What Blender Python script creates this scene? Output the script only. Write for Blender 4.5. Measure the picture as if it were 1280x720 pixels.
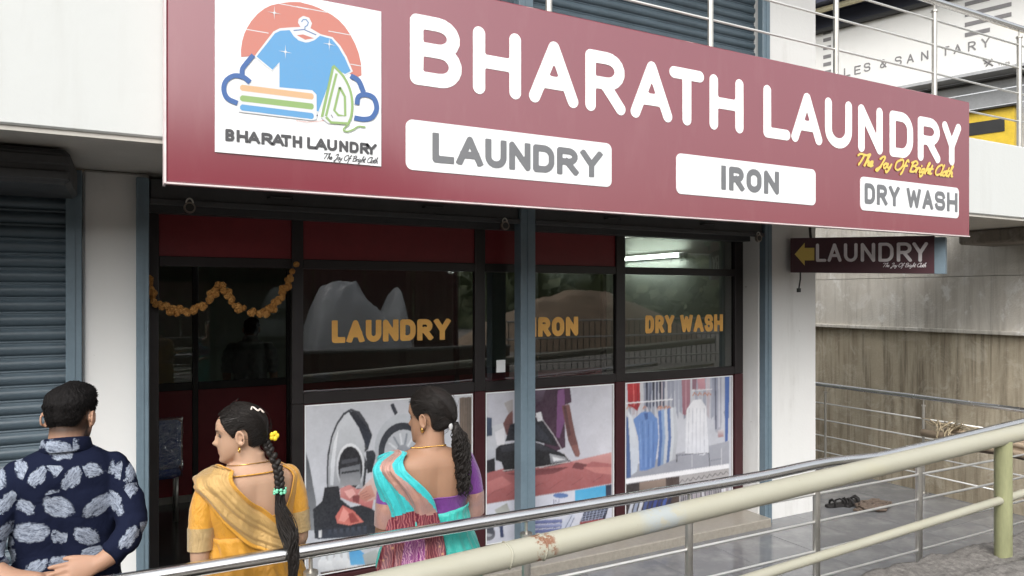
import bpy, bmesh, math, random
import numpy as np
from mathutils import Vector, Matrix, noise
from mathutils.geometry import tessellate_polygon

random.seed(7)
for o in list(bpy.data.objects):
    bpy.data.objects.remove(o, do_unlink=True)
SC = bpy.context.scene
COL = SC.collection
R = math.radians

# ------------------------------------------------------------------ camera, sky, sun, exposure
YAW = 28.08                      # camera looks this far to the right of the facade's normal
CAMH = 1.96                      # camera height above the shop platform (z = 0)
cd = bpy.data.cameras.new('camera'); cam = bpy.data.objects.new('camera', cd); COL.objects.link(cam)
cam.location = (0, 0, CAMH); cam.rotation_euler = (R(90), 0, R(-YAW))
cd.sensor_width = 36; cd.lens = 900/1280*36; cd.shift_y = 10/1280
cd.clip_start = .05; cd.clip_end = 2000
SC.camera = cam

W = bpy.data.worlds.new('World'); SC.world = W; W.use_nodes = True
wn = W.node_tree.nodes; wl = W.node_tree.links
bgn = wn['Background']
sky = wn.new('ShaderNodeTexSky'); sky.sky_type = 'NISHITA'; sky.sun_disc = False
sky.sun_elevation = R(44); sky.sun_rotation = R(212); sky.air_density = 1.4; sky.dust_density = 5; sky.ozone_density = 1
hs = wn.new('ShaderNodeHueSaturation'); hs.inputs['Saturation'].default_value = .22
wl.new(sky.outputs[0], hs.inputs['Color']); wl.new(hs.outputs[0], bgn.inputs['Color'])
bgn.inputs['Strength'].default_value = .15

sd = bpy.data.lights.new('sun', 'SUN'); sun = bpy.data.objects.new('sun', sd); COL.objects.link(sun)
sd.energy = .65; sd.angle = R(32); sd.color = (1, .985, .96)
sun.rotation_euler = (R(46), 0, R(-32))          # light comes down from behind the camera
SC.view_settings.view_transform = 'Standard'; SC.view_settings.look = 'None'
SC.view_settings.exposure = .8; SC.view_settings.gamma = 1
SC.view_settings.use_curve_mapping = False
SC.cycles.max_bounces = 8; SC.cycles.transparent_max_bounces = 12
SC.cycles.use_denoising = True
SC.cycles.caustics_reflective = False; SC.cycles.caustics_refractive = False

# ------------------------------------------------------------------ measuring: photo point -> place on a real plane
CS, SN = math.cos(R(YAW)), math.sin(R(YAW))
def ray(x, y):
    u = (x-640)/900; v = (370-y)/900
    return SN + CS*u, CS - SN*u, v
def P(x, y, Y):
    a, b, v = ray(x, y); d = Y/b
    return Vector((a*d, Y, CAMH + v*d))
def PX(x, y, X):
    a, b, v = ray(x, y); d = X/a
    return Vector((X, b*d, CAMH + v*d))
def PD(x, y, d):
    a, b, v = ray(x, y)
    return Vector((a*d, b*d, CAMH + v*d))

# ------------------------------------------------------------------ mesh helpers
def link(o, parent=None, local=False):
    COL.objects.link(o)
    if parent is not None:
        o.parent = parent
        if not local:
            o.matrix_parent_inverse = base_matrix(parent).inverted()
    return o
def base_matrix(o):
    m = Matrix.LocRotScale(o.location, o.rotation_euler, o.scale)
    if o.parent is not None:
        m = base_matrix(o.parent) @ o.matrix_parent_inverse @ m
    return m
def tag(o, label=None, cat=None, group=None, kind=None):
    if label: o['label'] = label
    if cat: o['category'] = cat
    if group: o['group'] = group
    if kind: o['kind'] = kind
    return o
def thing(name, loc, label, cat, group=None, rz=0):
    o = bpy.data.objects.new(name, None); o.empty_display_size = .1
    o.location = loc; o.rotation_euler = (0, 0, rz); COL.objects.link(o)
    return tag(o, label, cat, group)

class MB:
    def __init__(s): s.v = []; s.f = []; s.m = []
    def add(s, vs, fs, mi=0):
        b = len(s.v); s.v += [tuple(v) for v in vs]
        for f in fs: s.f.append(tuple(i+b for i in f)); s.m.append(mi)
        return s
    def box(s, x0, x1, y0, y1, z0, z1, mi=0, bev=0):
        if x0 > x1: x0, x1 = x1, x0
        if y0 > y1: y0, y1 = y1, y0
        if z0 > z1: z0, z1 = z1, z0
        if bev <= 0:
            return s.add([(x0,y0,z0),(x1,y0,z0),(x1,y1,z0),(x0,y1,z0),(x0,y0,z1),(x1,y0,z1),(x1,y1,z1),(x0,y1,z1)],
                [(0,3,2,1),(4,5,6,7),(0,1,5,4),(1,2,6,5),(2,3,7,6),(3,0,4,7)], mi)
        b = min(bev, (x1-x0)/2.01, (y1-y0)/2.01, (z1-z0)/2.01)
        bm = bmesh.new(); bmesh.ops.create_cube(bm, size=1)
        for v in bm.verts:
            v.co = Vector(((x0+x1)/2+v.co.x*(x1-x0), (y0+y1)/2+v.co.y*(y1-y0), (z0+z1)/2+v.co.z*(z1-z0)))
        bmesh.ops.bevel(bm, geom=bm.edges[:]+bm.verts[:], offset=b, segments=1, profile=.5, affect='EDGES')
        bm.verts.index_update()
        s.add([v.co[:] for v in bm.verts], [[v.index for v in f.verts] for f in bm.faces], mi); bm.free(); return s
    def rings(s, rings, mi=0, cap=True, closed=True):
        b = len(s.v); n = len(rings[0])
        for r in rings: s.v += [tuple(p) for p in r]
        for i in range(len(rings)-1):
            for j in range(n if closed else n-1):
                k = (j+1) % n
                s.f.append((b+i*n+j, b+i*n+k, b+(i+1)*n+k, b+(i+1)*n+j)); s.m.append(mi)
        if cap:
            s.f.append(tuple(b+j for j in range(n))[::-1]); s.m.append(mi)
            s.f.append(tuple(b+(len(rings)-1)*n+j for j in range(n))); s.m.append(mi)
        return s
    def tube(s, pts, rad, n=10, mi=0, cap=True, flat=None):
        pts = [Vector(p) for p in pts]
        if not hasattr(rad, '__len__'): rad = [rad]*len(pts)
        t0 = (pts[1]-pts[0]).normalized()
        up = Vector((0,0,1)) if abs(t0.z) < .9 else Vector((1,0,0))
        u = t0.cross(up).normalized(); rs = []
        for i, p in enumerate(pts):
            t = (pts[min(i+1, len(pts)-1)]-pts[max(i-1, 0)])
            t = t.normalized() if t.length > 1e-9 else t0
            u = (u - t*u.dot(t)); u = u.normalized() if u.length > 1e-6 else t.orthogonal().normalized()
            w = t.cross(u)
            r = rad[i]; fw = flat if flat else 1
            rs.append([p + u*(r*math.cos(a)) + w*(r*fw*math.sin(a)) for a in [2*math.pi*j/n for j in range(n)]])
        return s.rings(rs, mi, cap)
    def ball(s, c, r, n=12, m=8, mi=0):
        c = Vector(c)
        if not hasattr(r, '__len__'): r = (r, r, r)
        rs = []
        for i in range(1, m):
            a = math.pi*i/m
            rs.append([c+Vector((r[0]*math.sin(a)*math.cos(b), r[1]*math.sin(a)*math.sin(b), -r[2]*math.cos(a))) for b in [2*math.pi*j/n for j in range(n)]])
        return s.rings(rs, mi)
    def mesh(s, name, mats, smooth=False):
        me = bpy.data.meshes.new(name); me.from_pydata(s.v, [], s.f)
        if not isinstance(mats, (list, tuple)): mats = [mats]
        for m in mats: me.materials.append(m)
        if len(mats) > 1: me.polygons.foreach_set('material_index', s.m)
        if smooth:
            me.polygons.foreach_set('use_smooth', [True]*len(me.polygons))
        me.update(); return me
    def build(s, name, mats, parent=None, smooth=False, local=False, fixn=True):
        me = s.mesh(name, mats, smooth)
        if fixn:
            bm = bmesh.new(); bm.from_mesh(me); bmesh.ops.recalc_face_normals(bm, faces=bm.faces); bm.to_mesh(me); bm.free()
        o = bpy.data.objects.new(name, me); link(o, parent, local); return o

def autosmooth(o, ang=40):
    me = o.data; me.polygons.foreach_set('use_smooth', [True]*len(me.polygons))
    me.set_sharp_from_angle(angle=R(ang)); return o

def catmull(pts, k=6, closed=False):
    P_ = [np.array(p, float) for p in pts]; out = []
    n = len(P_); rng = n if closed else n-1
    for i in range(rng):
        p0 = P_[(i-1) % n] if closed or i > 0 else 2*P_[0]-P_[1]
        p1 = P_[i]; p2 = P_[(i+1) % n]
        p3 = P_[(i+2) % n] if closed or i+2 < n else 2*P_[-1]-P_[-2]
        for j in range(k):
            t = j/k
            out.append(.5*((2*p1)+(-p0+p2)*t+(2*p0-5*p1+4*p2-p3)*t*t+(-p0+3*p1-3*p2+p3)*t**3))
    if not closed: out.append(P_[-1])
    return out
class Cur:
    """smooth curve through (key, value) pairs"""
    def __init__(s, ks, vs):
        o = np.argsort(ks); s.k = np.array(ks, float)[o]; s.v = np.array(vs, float)[o]
        d = np.diff(s.v)/np.diff(s.k); m = np.zeros(len(s.k)); m[0] = d[0]; m[-1] = d[-1]
        for i in range(1, len(s.k)-1):
            m[i] = 0 if d[i-1]*d[i] <= 0 else 2*d[i-1]*d[i]/(d[i-1]+d[i])
        s.m = m
    def __call__(s, x):
        x = min(max(x, s.k[0]), s.k[-1]); i = min(int(np.searchsorted(s.k, x, 'right'))-1, len(s.k)-2); i = max(i, 0)
        h = s.k[i+1]-s.k[i]; t = (x-s.k[i])/h
        return float((2*t**3-3*t*t+1)*s.v[i]+(t**3-2*t*t+t)*h*s.m[i]+(-2*t**3+3*t*t)*s.v[i+1]+(t**3-t*t)*h*s.m[i+1])

# ------------------------------------------------------------------ materials
def lin(c):
    return tuple(((x/255)/12.92 if x/255 <= .04045 else ((x/255+.055)/1.055)**2.4) for x in c[:3])
MATS = {}
class NT:
    def __init__(s, m): s.t = m.node_tree; s.n = s.t.nodes; s.l = s.t.links; s.b = s.n['Principled BSDF']
    def node(s, t, **kw):
        n = s.n.new(t)
        for k, v in kw.items(): setattr(n, k, v)
        return n
    def noise(s, vec, scale, detail=4, rough=.6, dist=0):
        n = s.node('ShaderNodeTexNoise'); n.inputs['Scale'].default_value = scale; n.inputs['Detail'].default_value = detail
        n.inputs['Roughness'].default_value = rough; n.inputs['Distortion'].default_value = dist
        if vec is not None: s.l.new(vec, n.inputs['Vector'])
        return n.outputs['Fac']
    def coord(s, scale=(1,1,1), kind='Object'):
        tc = s.node('ShaderNodeTexCoord'); mp = s.node('ShaderNodeMapping'); mp.inputs['Scale'].default_value = scale
        s.l.new(tc.outputs[kind], mp.inputs['Vector']); return mp.outputs[0]
    def ramp(s, fac, stops):
        r = s.node('ShaderNodeValToRGB'); e = r.color_ramp.elements
        while len(e) < len(stops): e.new(.5)
        for i, (p, c) in enumerate(stops):
            e[i].position = p; e[i].color = (*c, 1) if hasattr(c, '__len__') else (c, c, c, 1)
        s.l.new(fac, r.inputs[0]); return r.outputs[0]
    def mix(s, fac, a, b, mode='MIX'):
        m = s.node('ShaderNodeMix'); m.data_type = 'RGBA'; m.blend_type = mode
        for sock, val in ((m.inputs[0], fac), (m.inputs[6], a), (m.inputs[7], b)):
            if hasattr(val, 'is_linked'): s.l.new(val, sock)
            elif hasattr(val, '__len__'): sock.default_value = (*val, 1)
            else: sock.default_value = val
        return m.outputs[2]
    def math(s, op, a, b=0, c=0):
        m = s.node('ShaderNodeMath', operation=op)
        for i, v in enumerate((a, b, c)):
            if hasattr(v, 'is_linked'): s.l.new(v, m.inputs[i])
            else: m.inputs[i].default_value = v
        return m.outputs[0]
    def bump(s, h, strength=.3, dist=.01):
        b = s.node('ShaderNodeBump'); b.inputs['Strength'].default_value = strength; b.inputs['Distance'].default_value = dist
        s.l.new(h, b.inputs['Height']); s.l.new(b.outputs[0], s.b.inputs['Normal'])
    def col(s, c):
        if hasattr(c, 'is_linked'): s.l.new(c, s.b.inputs['Base Color'])
        else: s.b.inputs['Base Color'].default_value = (*c, 1)
    def rough(s, c):
        if hasattr(c, 'is_linked'): s.l.new(c, s.b.inputs['Roughness'])
        else: s.b.inputs['Roughness'].default_value = c
def newmat(name):
    m = bpy.data.materials.new(name); m.use_nodes = True; MATS[name] = m; return m, NT(m)
def pm(name, col, rough=.6, metal=0, var=.18, scale=6, bump=0, bscale=60, spec=.5, stretch=(1,1,1), rvar=.15):
    m, t = newmat(name); v = t.coord(stretch)
    n1 = t.noise(v, scale, 6, .65); n2 = t.noise(v, scale*7, 3, .6)
    f = t.math('ADD', t.math('MULTIPLY', n1, .7), t.math('MULTIPLY', n2, .3))
    lo = tuple(c*(1-var) for c in col); hi = tuple(min(1, c*(1+var)) for c in col)
    t.col(t.ramp(f, [(.3, lo), (.7, hi)]))
    t.rough(t.ramp(n1, [(.3, max(.02, rough-rvar*rough)), (.7, min(1, rough+rvar*rough))]))
    t.b.inputs['Metallic'].default_value = metal; t.b.inputs['Specular IOR Level'].default_value = spec
    if bump: t.bump(t.noise(v, bscale, 5, .6), bump, .004)
    return m

def m_plaster(name, col, dirt=(.25,.22,.18), amt=.5):
    m, t = newmat(name)
    v = t.coord((1,1,.12)); w = t.coord()
    st = t.noise(v, 5, 6, .65); bl = t.noise(w, 1.7, 7, .7); fine = t.noise(w, 40, 4, .6)
    sp = t.noise(w, 16, 2, .5)
    f = t.math('MULTIPLY', t.ramp(st, [(.52, 0), (.78, 1)]), t.ramp(bl, [(.42, 0), (.68, 1)]))
    f = t.math('MULTIPLY', f, amt)
    c = t.mix(f, t.mix(bl, tuple(x*.93 for x in col), col), dirt)
    c = t.mix(t.math('MULTIPLY', t.ramp(sp, [(.74, 0), (.77, 1)]), amt*.7), c, tuple(x*.8 for x in dirt))
    t.col(c); t.rough(.75); t.bump(t.math('ADD', fine, t.math('MULTIPLY', bl, 2)), .18, .006); return m
M = {}
M['white'] = m_plaster('white_paint', (.76,.76,.745), amt=.5)
M['fascia'] = m_plaster('fascia_paint', (.58,.60,.59), amt=.22)
M['soffit'] = pm('soffit_paint', (.5,.48,.44), .85, var=.1, bump=.15)
M['shutter'] = pm('shutter_blue_grey', (.072,.102,.125), .42, metal=0, var=.28, scale=3, stretch=(1,1,3), spec=.5)
M['blueframe'] = pm('blue_grey_enamel', (.14,.195,.235), .42, var=.15, scale=4, bump=.06)
M['alu_black'] = pm('black_brown_aluminium', (.017,.014,.014), .38, var=.2)
M['alu_maroon'] = pm('maroon_frame', (.045,.010,.013), .4, var=.2)
M['panel_red'] = pm('burgundy_panel', (.20,.018,.024), .42, var=.12)
M['header'] = pm('dark_steel', (.05,.052,.055), .55, var=.3, bump=.1)
M['dark'] = pm('dark_metal', (.02,.02,.02), .5)
M['steel'] = pm('polished_steel', (.74,.74,.74), .22, metal=1, var=.05, scale=14, rvar=.4, stretch=(.3,1,1))
M['steel_matt'] = pm('brushed_steel', (.56,.54,.5), .38, metal=.85, var=.12, scale=10)
M['rod'] = pm('thin_steel_rod', (.80,.80,.78), .36, metal=.55, var=.05)
M['plate_white'] = pm('white_vinyl', (.80,.82,.83), .42, var=.02)
M['letter_white'] = pm('white_letter', (.9,.9,.9), .4, var=.02)
M['letter_grey'] = pm('grey_letter', (.17,.175,.185), .5, var=.05)
M['letter_dark'] = pm('charcoal_letter', (.07,.07,.075), .5, var=.05)
M['letter_orange'] = pm('orange_letter', (.78,.42,.10), .5, var=.1)
M['letter_yellow'] = pm('yellow_letter', (.75,.55,.13), .5, var=.05)
M['letter_silver'] = pm('silver_letter', (.80,.77,.79), .45, var=.1)
M['skin_a'] = None

# glossy printed flex of the signboard
m, t = newmat('maroon_flex'); v = t.coord()
n1 = t.noise(v, .9, 3, .5); n2 = t.noise(t.coord((1,1,.25)), 9, 4, .6)
t.col(t.mix(t.math('MULTIPLY', t.ramp(n2, [(.55,0),(.8,1)]), .25), t.mix(n1, (.195,.020,.036), (.225,.025,.044)), (.27,.075,.09)))
t.rough(.5); t.b.inputs['Specular IOR Level'].default_value = .15
t.b.inputs['Coat Weight'].default_value = 1; t.b.inputs['Coat Roughness'].default_value = .17; t.b.inputs['Coat IOR'].default_value = 2.25
t.bump(t.noise(t.coord((.5,1,.5)), 2.2, 2, .4), .1, .02); M['flex'] = m
M['flex_dark'] = pm('dark_maroon_flex', (.055,.012,.02), .45, var=.1)
M['edge_white'] = pm('sign_edge_trim', (.7,.6,.6), .5, var=.15)

def m_glass(name, tint, ior, film=(.9,.9,.9)):
    m, t = newmat(name); t.n.remove(t.b)
    tr = t.node('ShaderNodeBsdfTransparent'); tr.inputs[0].default_value = (*tint, 1)
    gl = t.node('ShaderNodeBsdfGlossy'); gl.inputs['Roughness'].default_value = .015; gl.inputs['Color'].default_value = (*film, 1)
    fr = t.node('ShaderNodeFresnel'); fr.inputs['IOR'].default_value = ior
    mx = t.node('ShaderNodeMixShader'); ge = t.node('ShaderNodeNewGeometry'); io = t.math('MULTIPLY_ADD', ge.outputs['Backfacing'], 1.0001-ior, ior); t.l.new(io, fr.inputs['IOR']); t.l.new(fr.outputs[0], mx.inputs[0]); t.l.new(tr.outputs[0], mx.inputs[1]); t.l.new(gl.outputs[0], mx.inputs[2])
    bp = t.node('ShaderNodeBump'); bp.inputs['Strength'].default_value = .02; bp.inputs['Distance'].default_value = .02
    t.l.new(t.noise(t.coord(), 1.6, 2, .4), bp.inputs['Height']); t.l.new(bp.outputs[0], gl.inputs['Normal'])
    t.l.new(mx.outputs[0], t.n['Material Output'].inputs[0]); return m
M['glass'] = m_glass('tinted_window_glass', (.62,.64,.62), 2.15)
M['glass_in'] = m_glass('inner_window_glass', (.85,.87,.85), 1.7)

m, t = newmat('printed_picture'); a = t.node('ShaderNodeAttribute'); a.attribute_name = 'Col'
n = t.noise(t.coord(), 70, 3, .6)
t.col(t.mix(1.0, t.mix(t.math('MULTIPLY', n, .16), a.outputs['Color'], (.3,.3,.33)), (.97,.97,.97), 'MULTIPLY')); t.rough(.38); M['print'] = m

# ------------------------------------------------------------------ flat lettering and pictures
def arc(cx, cy, rx, ry, a0, a1, n=9):
    return [(cx+rx*math.cos(R(a0+(a1-a0)*i/n)), cy+ry*math.sin(R(a0+(a1-a0)*i/n))) for i in range(n+1)]
GL = {
 'A': [[(0,0),(.5,1),(1,0)], [(.17,.31),(.83,.31)]],
 'B': [[(0,0),(0,1),(.55,1)]+arc(.55,.76,.4,.24,90,-90)+[(0,.52)], [(.5,.52)]+arc(.6,.26,.4,.26,90,-90)+[(0,0)]],
 'D': [[(0,0),(0,1)]+arc(.5,.62,.5,.38,90,0)+arc(.5,.38,.5,.38,0,-90)+[(0,0)]],
 'E': [[(1,1),(0,1),(0,0),(1,0)], [(0,.52),(.85,.52)]],
 'H': [[(0,0),(0,1)], [(1,0),(1,1)], [(0,.5),(1,.5)]],
 'I': [[(.5,0),(.5,1)]],
 'L': [[(0,1),(0,0),(1,0)]],
 'N': [[(0,0),(0,1),(1,0),(1,1)]],
 'O': [arc(.5,.65,.5,.35,0,180)+arc(.5,.35,.5,.35,180,360)+[(1,.65)]],
 'R': [[(0,0),(0,1),(.55,1)]+arc(.55,.74,.42,.26,90,-90)+[(0,.48)], [(.45,.48),(1,0)]],
 'S': [[(.97,.80)]+arc(.65,.76,.32,.24,20,90)+arc(.35,.76,.35,.25,90,250)+arc(.65,.26,.35,.26,70,-90)+arc(.35,.24,.33,.24,270,195)],
 'T': [[(0,1),(1,1)], [(.5,1),(.5,0)]],
 'U': [[(0,1)]+arc(.5,.34,.5,.34,180,360,14)+[(1,1)]],
 'W': [[(0,1),(.24,0),(.5,.9),(.76,0),(1,1)]],
 'Y': [[(0,1),(.5,.45),(1,1)], [(.5,.45),(.5,0)]],
 '&': [[tuple(q) for q in catmull([(1,0),(.3,.72),(.35,.95),(.55,1),(.7,.85),(.6,.68),(.12,.38),(.05,.12),(.3,0),(.6,.06),(.95,.45)], 4)]],
}
def sdf_segs(X, Y, strokes, hw, roundcap):
    D = np.full(X.shape, 1e9)
    for st in strokes:
        k = len(st)-1
        closed = math.dist(st[0], st[-1]) < 1e-6
        for i in range(k):
            (ax, ay), (bx, by) = st[i], st[i+1]; L = math.hypot(bx-ax, by-ay)
            if L < 1e-9: continue
            ux, uy = (bx-ax)/L, (by-ay)/L
            tl = (X-ax)*ux+(Y-ay)*uy; pr = np.abs(-(X-ax)*uy+(Y-ay)*ux)
            cap = np.hypot(pr, np.maximum(np.maximum(-tl, tl-L), 0))-hw
            if not roundcap and not closed:
                if i == 0: cap = np.minimum(cap, np.maximum(np.maximum(pr-hw, -tl-hw), tl))
                if i == k-1: cap = np.minimum(cap, np.maximum(np.maximum(pr-hw, tl-L-hw), L-tl))
            D = np.minimum(D, cap)
    return D
def contour(strokes, hw, roundcap=True, res=None, clip=None):
    xs = [p[0] for s in strokes for p in s]; ys = [p[1] for s in strokes for p in s]
    res = res or hw/3.2
    x0, y0 = min(xs)-hw-2*res, min(ys)-hw-2*res
    nx = int((max(xs)+hw+2*res-x0)/res)+2; ny = int((max(ys)+hw+2*res-y0)/res)+2
    gx = x0+np.arange(nx)*res; gy = y0+np.arange(ny)*res
    X, Y = np.meshgrid(gx, gy); D = sdf_segs(X, Y, strokes, hw, roundcap)
    if clip: D = np.maximum(D, np.maximum(Y-clip[1], clip[0]-Y))
    D[D == 0] = 1e-9
    ins = D < 0
    c = ins[:-1,:-1]+ins[1:,:-1]*1+ins[:-1,1:]*1+ins[1:,1:]*1
    nxt = {}
    def ed(kind, i, j):
        if kind == 0: a, b = D[j,i], D[j,i+1]; t_ = a/(a-b); return (gx[i]+t_*res, gy[j])
        a, b = D[j,i], D[j+1,i]; t_ = a/(a-b); return (gx[i], gy[j]+t_*res)
    tab = {1:[(3,0)],2:[(0,1)],3:[(3,1)],4:[(1,2)],5:[(3,2),(1,0)],6:[(0,2)],7:[(3,2)],8:[(2,3)],9:[(2,0)],10:[(0,3),(2,1)],11:[(2,1)],12:[(1,3)],13:[(1,0)],14:[(0,3)]}
    for j, i in zip(*np.nonzero((c > 0) & (c < 4))):
        code = int(ins[j,i])+2*int(ins[j,i+1])+4*int(ins[j+1,i+1])+8*int(ins[j+1,i])
        es = {0:(0,i,j),1:(1,i+1,j),2:(0,i,j+1),3:(1,i,j)}
        for a, b in tab[code]: nxt[es[a]] = es[b]
    loops = []
    while nxt:
        s0 = next(iter(nxt)); lp = []; k = s0
        while k in nxt: lp.append(ed(*k)); k = nxt.pop(k)
        out = [lp[0]]
        for q in range(1, len(lp)):
            a = out[-1]; b = lp[q]; d = lp[(q+1) % len(lp)]
            if abs((b[0]-a[0])*(d[1]-a[1])-(b[1]-a[1])*(d[0]-a[0])) > (res*.06)*max(res, math.dist(a, d)) or math.dist(a, b) > res*12: out.append(b)
        if len(out) > 2: loops.append(out)
    return loops
def fill(loops, depth=0):
    cu = bpy.data.curves.new('tmp', 'CURVE'); cu.dimensions = '2D'; cu.fill_mode = 'BOTH' if depth else 'FRONT'; cu.extrude = depth/2
    for lp in loops:
        s = cu.splines.new('POLY'); s.points.add(len(lp)-1); s.use_cyclic_u = True
        for p, q in zip(s.points, lp): p.co = (q[0], q[1], 0, 1)
    ob = bpy.data.objects.new('tmp', cu); me = bpy.data.meshes.new_from_object(ob)
    vs = [v.co[:] for v in me.vertices]; fs = [tuple(p.vertices) for p in me.polygons]
    bpy.data.objects.remove(ob); bpy.data.curves.remove(cu); bpy.data.meshes.remove(me)
    return vs, fs
def glyph_mesh(ch, x0, x1, z0, z1, hw, frame, roundcap=True, depth=.003, mb=None, slant=0):
    w = x1-x0-2*hw; h = z1-z0-2*hw
    st = [[(x0+hw+p[0]*w, z0+hw+p[1]*h) for p in s_] for s_ in GL[ch]]
    vs, fs = fill(contour(st, hw, roundcap, None, None if roundcap else (z0, z1)), depth)
    mb = mb or MB(); mb.add([frame(a+slant*(b-z0), b, c) for a, b, c in vs], fs); return mb
SG = {
 'T': (.62, [[(-.05,.8),(.1,.96),(.55,.9),(.72,1)], [(.4,.92),(.32,.4),(.2,0)]]),
 'h': (.36, [[(.02,0),(.1,.55),(.2,1),(.1,.9),(.05,0)], [(.05,.2),(.2,.45),(.28,.35),(.27,.06),(.38,.06)]]),
 'e': (.31, [[(0,.2),(.2,.28),(.18,.45),(.06,.38),(.02,.15),(.12,0),(.28,.1)]]),
 'J': (.5, [[(.1,.75),(.3,1),(.45,.9),(.35,.3),(.18,-.3),(.04,-.2),(.34,.1)]]),
 'o': (.32, [[(.15,.45),(.02,.25),(.1,0),(.25,.1),(.25,.35),(.15,.45),(.33,.38)]]),
 'y': (.33, [[(0,.42),(.05,.1),(.18,.1),(.28,.42)], [(.28,.42),(.2,-.1),(.05,-.35),(-.02,-.2)]]),
 'O': (.66, [[(.4,1),(.05,.7),(.05,.15),(.32,0),(.58,.4),(.5,.9),(.28,.95)]]),
 'f': (.3, [[(.3,.85),(.22,1),(.12,.8),(.05,-.1),(-.04,-.35)], [(0,.42),(.28,.48)]]),
 'B': (.57, [[(.12,.9),(.08,0)], [(0,.8),(.3,1),(.5,.8),(.3,.55),(.12,.5)], [(.3,.55),(.52,.35),(.4,.05),(.08,0)]]),
 'r': (.25, [[(0,0),(.04,.42)], [(.03,.25),(.15,.45),(.25,.4)]]),
 'i': (.16, [[(.03,.42),(.03,.05),(.13,.04)], [(.07,.62),(.075,.66)]]),
 'g': (.33, [[(.22,.42),(.05,.35),(.05,.08),(.2,.1),(.24,.42)], [(.24,.42),(.18,-.15),(.04,-.35),(-.03,-.2)]]),
 't': (.23, [[(.1,.8),(.05,.1),(.14,.02),(.22,.08)], [(-.04,.5),(.22,.52)]]),
 'C': (.5, [[(.55,.8),(.4,1),(.1,.75),(.03,.25),(.2,0),(.45,.12)]]),
 'l': (.17, [[(.12,1),(.03,.1),(.1,.02),(.18,.08)]]),
}
def script_mesh(text, x0, x1, z0, h, hw, frame, depth=.002):
    st = []; x = 0
    for ch in text:
        if ch == ' ': x += .27; continue
        adv, ss = SG[ch]
        for s_ in ss:
            q = catmull(s_, 4) if len(s_) > 2 else s_
            st.append([(x+p[0]+.28*p[1], p[1]) for p in q])
        x += adv
    k = (x1-x0)/x
    st = [[(x0+p[0]*k, z0+p[1]*h) for p in s_] for s_ in st]
    vs, fs = fill(contour(st, hw, True, hw/2.2), depth)
    return MB().add([frame(a, b, c) for a, b, c in vs], fs)

class Print:
    """flat coloured print on a plane; at(px, py, layer) gives the place"""
    def __init__(s, at): s.at = at; s.v = []; s.f = []; s.c = []; s.k = 0
    def poly(s, pts, c1, c2=None, horiz=False):
        s.k += 1; b = len(s.v); c1 = tuple(.76*x for x in lin(c1)); c2 = tuple(.76*x for x in lin(c2)) if c2 else c1
        ax = 0 if horiz else 1
        lo = min(p[ax] for p in pts); hi = max(p[ax] for p in pts)
        for p in pts:
            t_ = (p[ax]-lo)/max(hi-lo, 1e-6)
            s.v.append(tuple(s.at(p[0], p[1], s.k))); s.c.append((*[a+(d-a)*t_ for a, d in zip(c1, c2)], 1))
        for tri in tessellate_polygon([[Vector((p[0], p[1], 0)) for p in pts]]): s.f.append(tuple(b+i for i in tri))
        return s
    def ell(s, cx, cy, rx, ry, c1, c2=None, n=28, a0=0, a1=360, rot=0):
        pts = []
        for i in range(n if a1-a0 >= 360 else n+1):
            a = R(a0+(a1-a0)*i/n); x, y = rx*math.cos(a), ry*math.sin(a)
            pts.append((cx+x*math.cos(rot)-y*math.sin(rot), cy+x*math.sin(rot)+y*math.cos(rot)))
        return s.poly(pts, c1, c2)
    def line(s, pts, w, c, taper=None):
        L = []; Rr = []
        for i, p in enumerate(pts):
            a = pts[max(i-1, 0)]; b = pts[min(i+1, len(pts)-1)]
            d = math.hypot(b[0]-a[0], b[1]-a[1]) or 1; nx, ny = -(b[1]-a[1])/d, (b[0]-a[0])/d
            ww = w/2*(taper[i] if taper else 1)
            L.append((p[0]+nx*ww, p[1]+ny*ww)); Rr.append((p[0]-nx*ww, p[1]-ny*ww))
        for i in range(len(pts)-1): s.poly([L[i], L[i+1], Rr[i+1], Rr[i]], c); s.k -= 1
        s.k += 1; return s
    def build(s, name, parent, mat=None):
        me = bpy.data.meshes.new(name); me.from_pydata(s.v, [], s.f); me.materials.append(mat or M['print'])
        at = me.color_attributes.new('Col', 'FLOAT_COLOR', 'POINT')
        at.data.foreach_set('color', [x for c in s.c for x in c]); me.update()
        o = bpy.data.objects.new(name, me); return link(o, parent)

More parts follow.
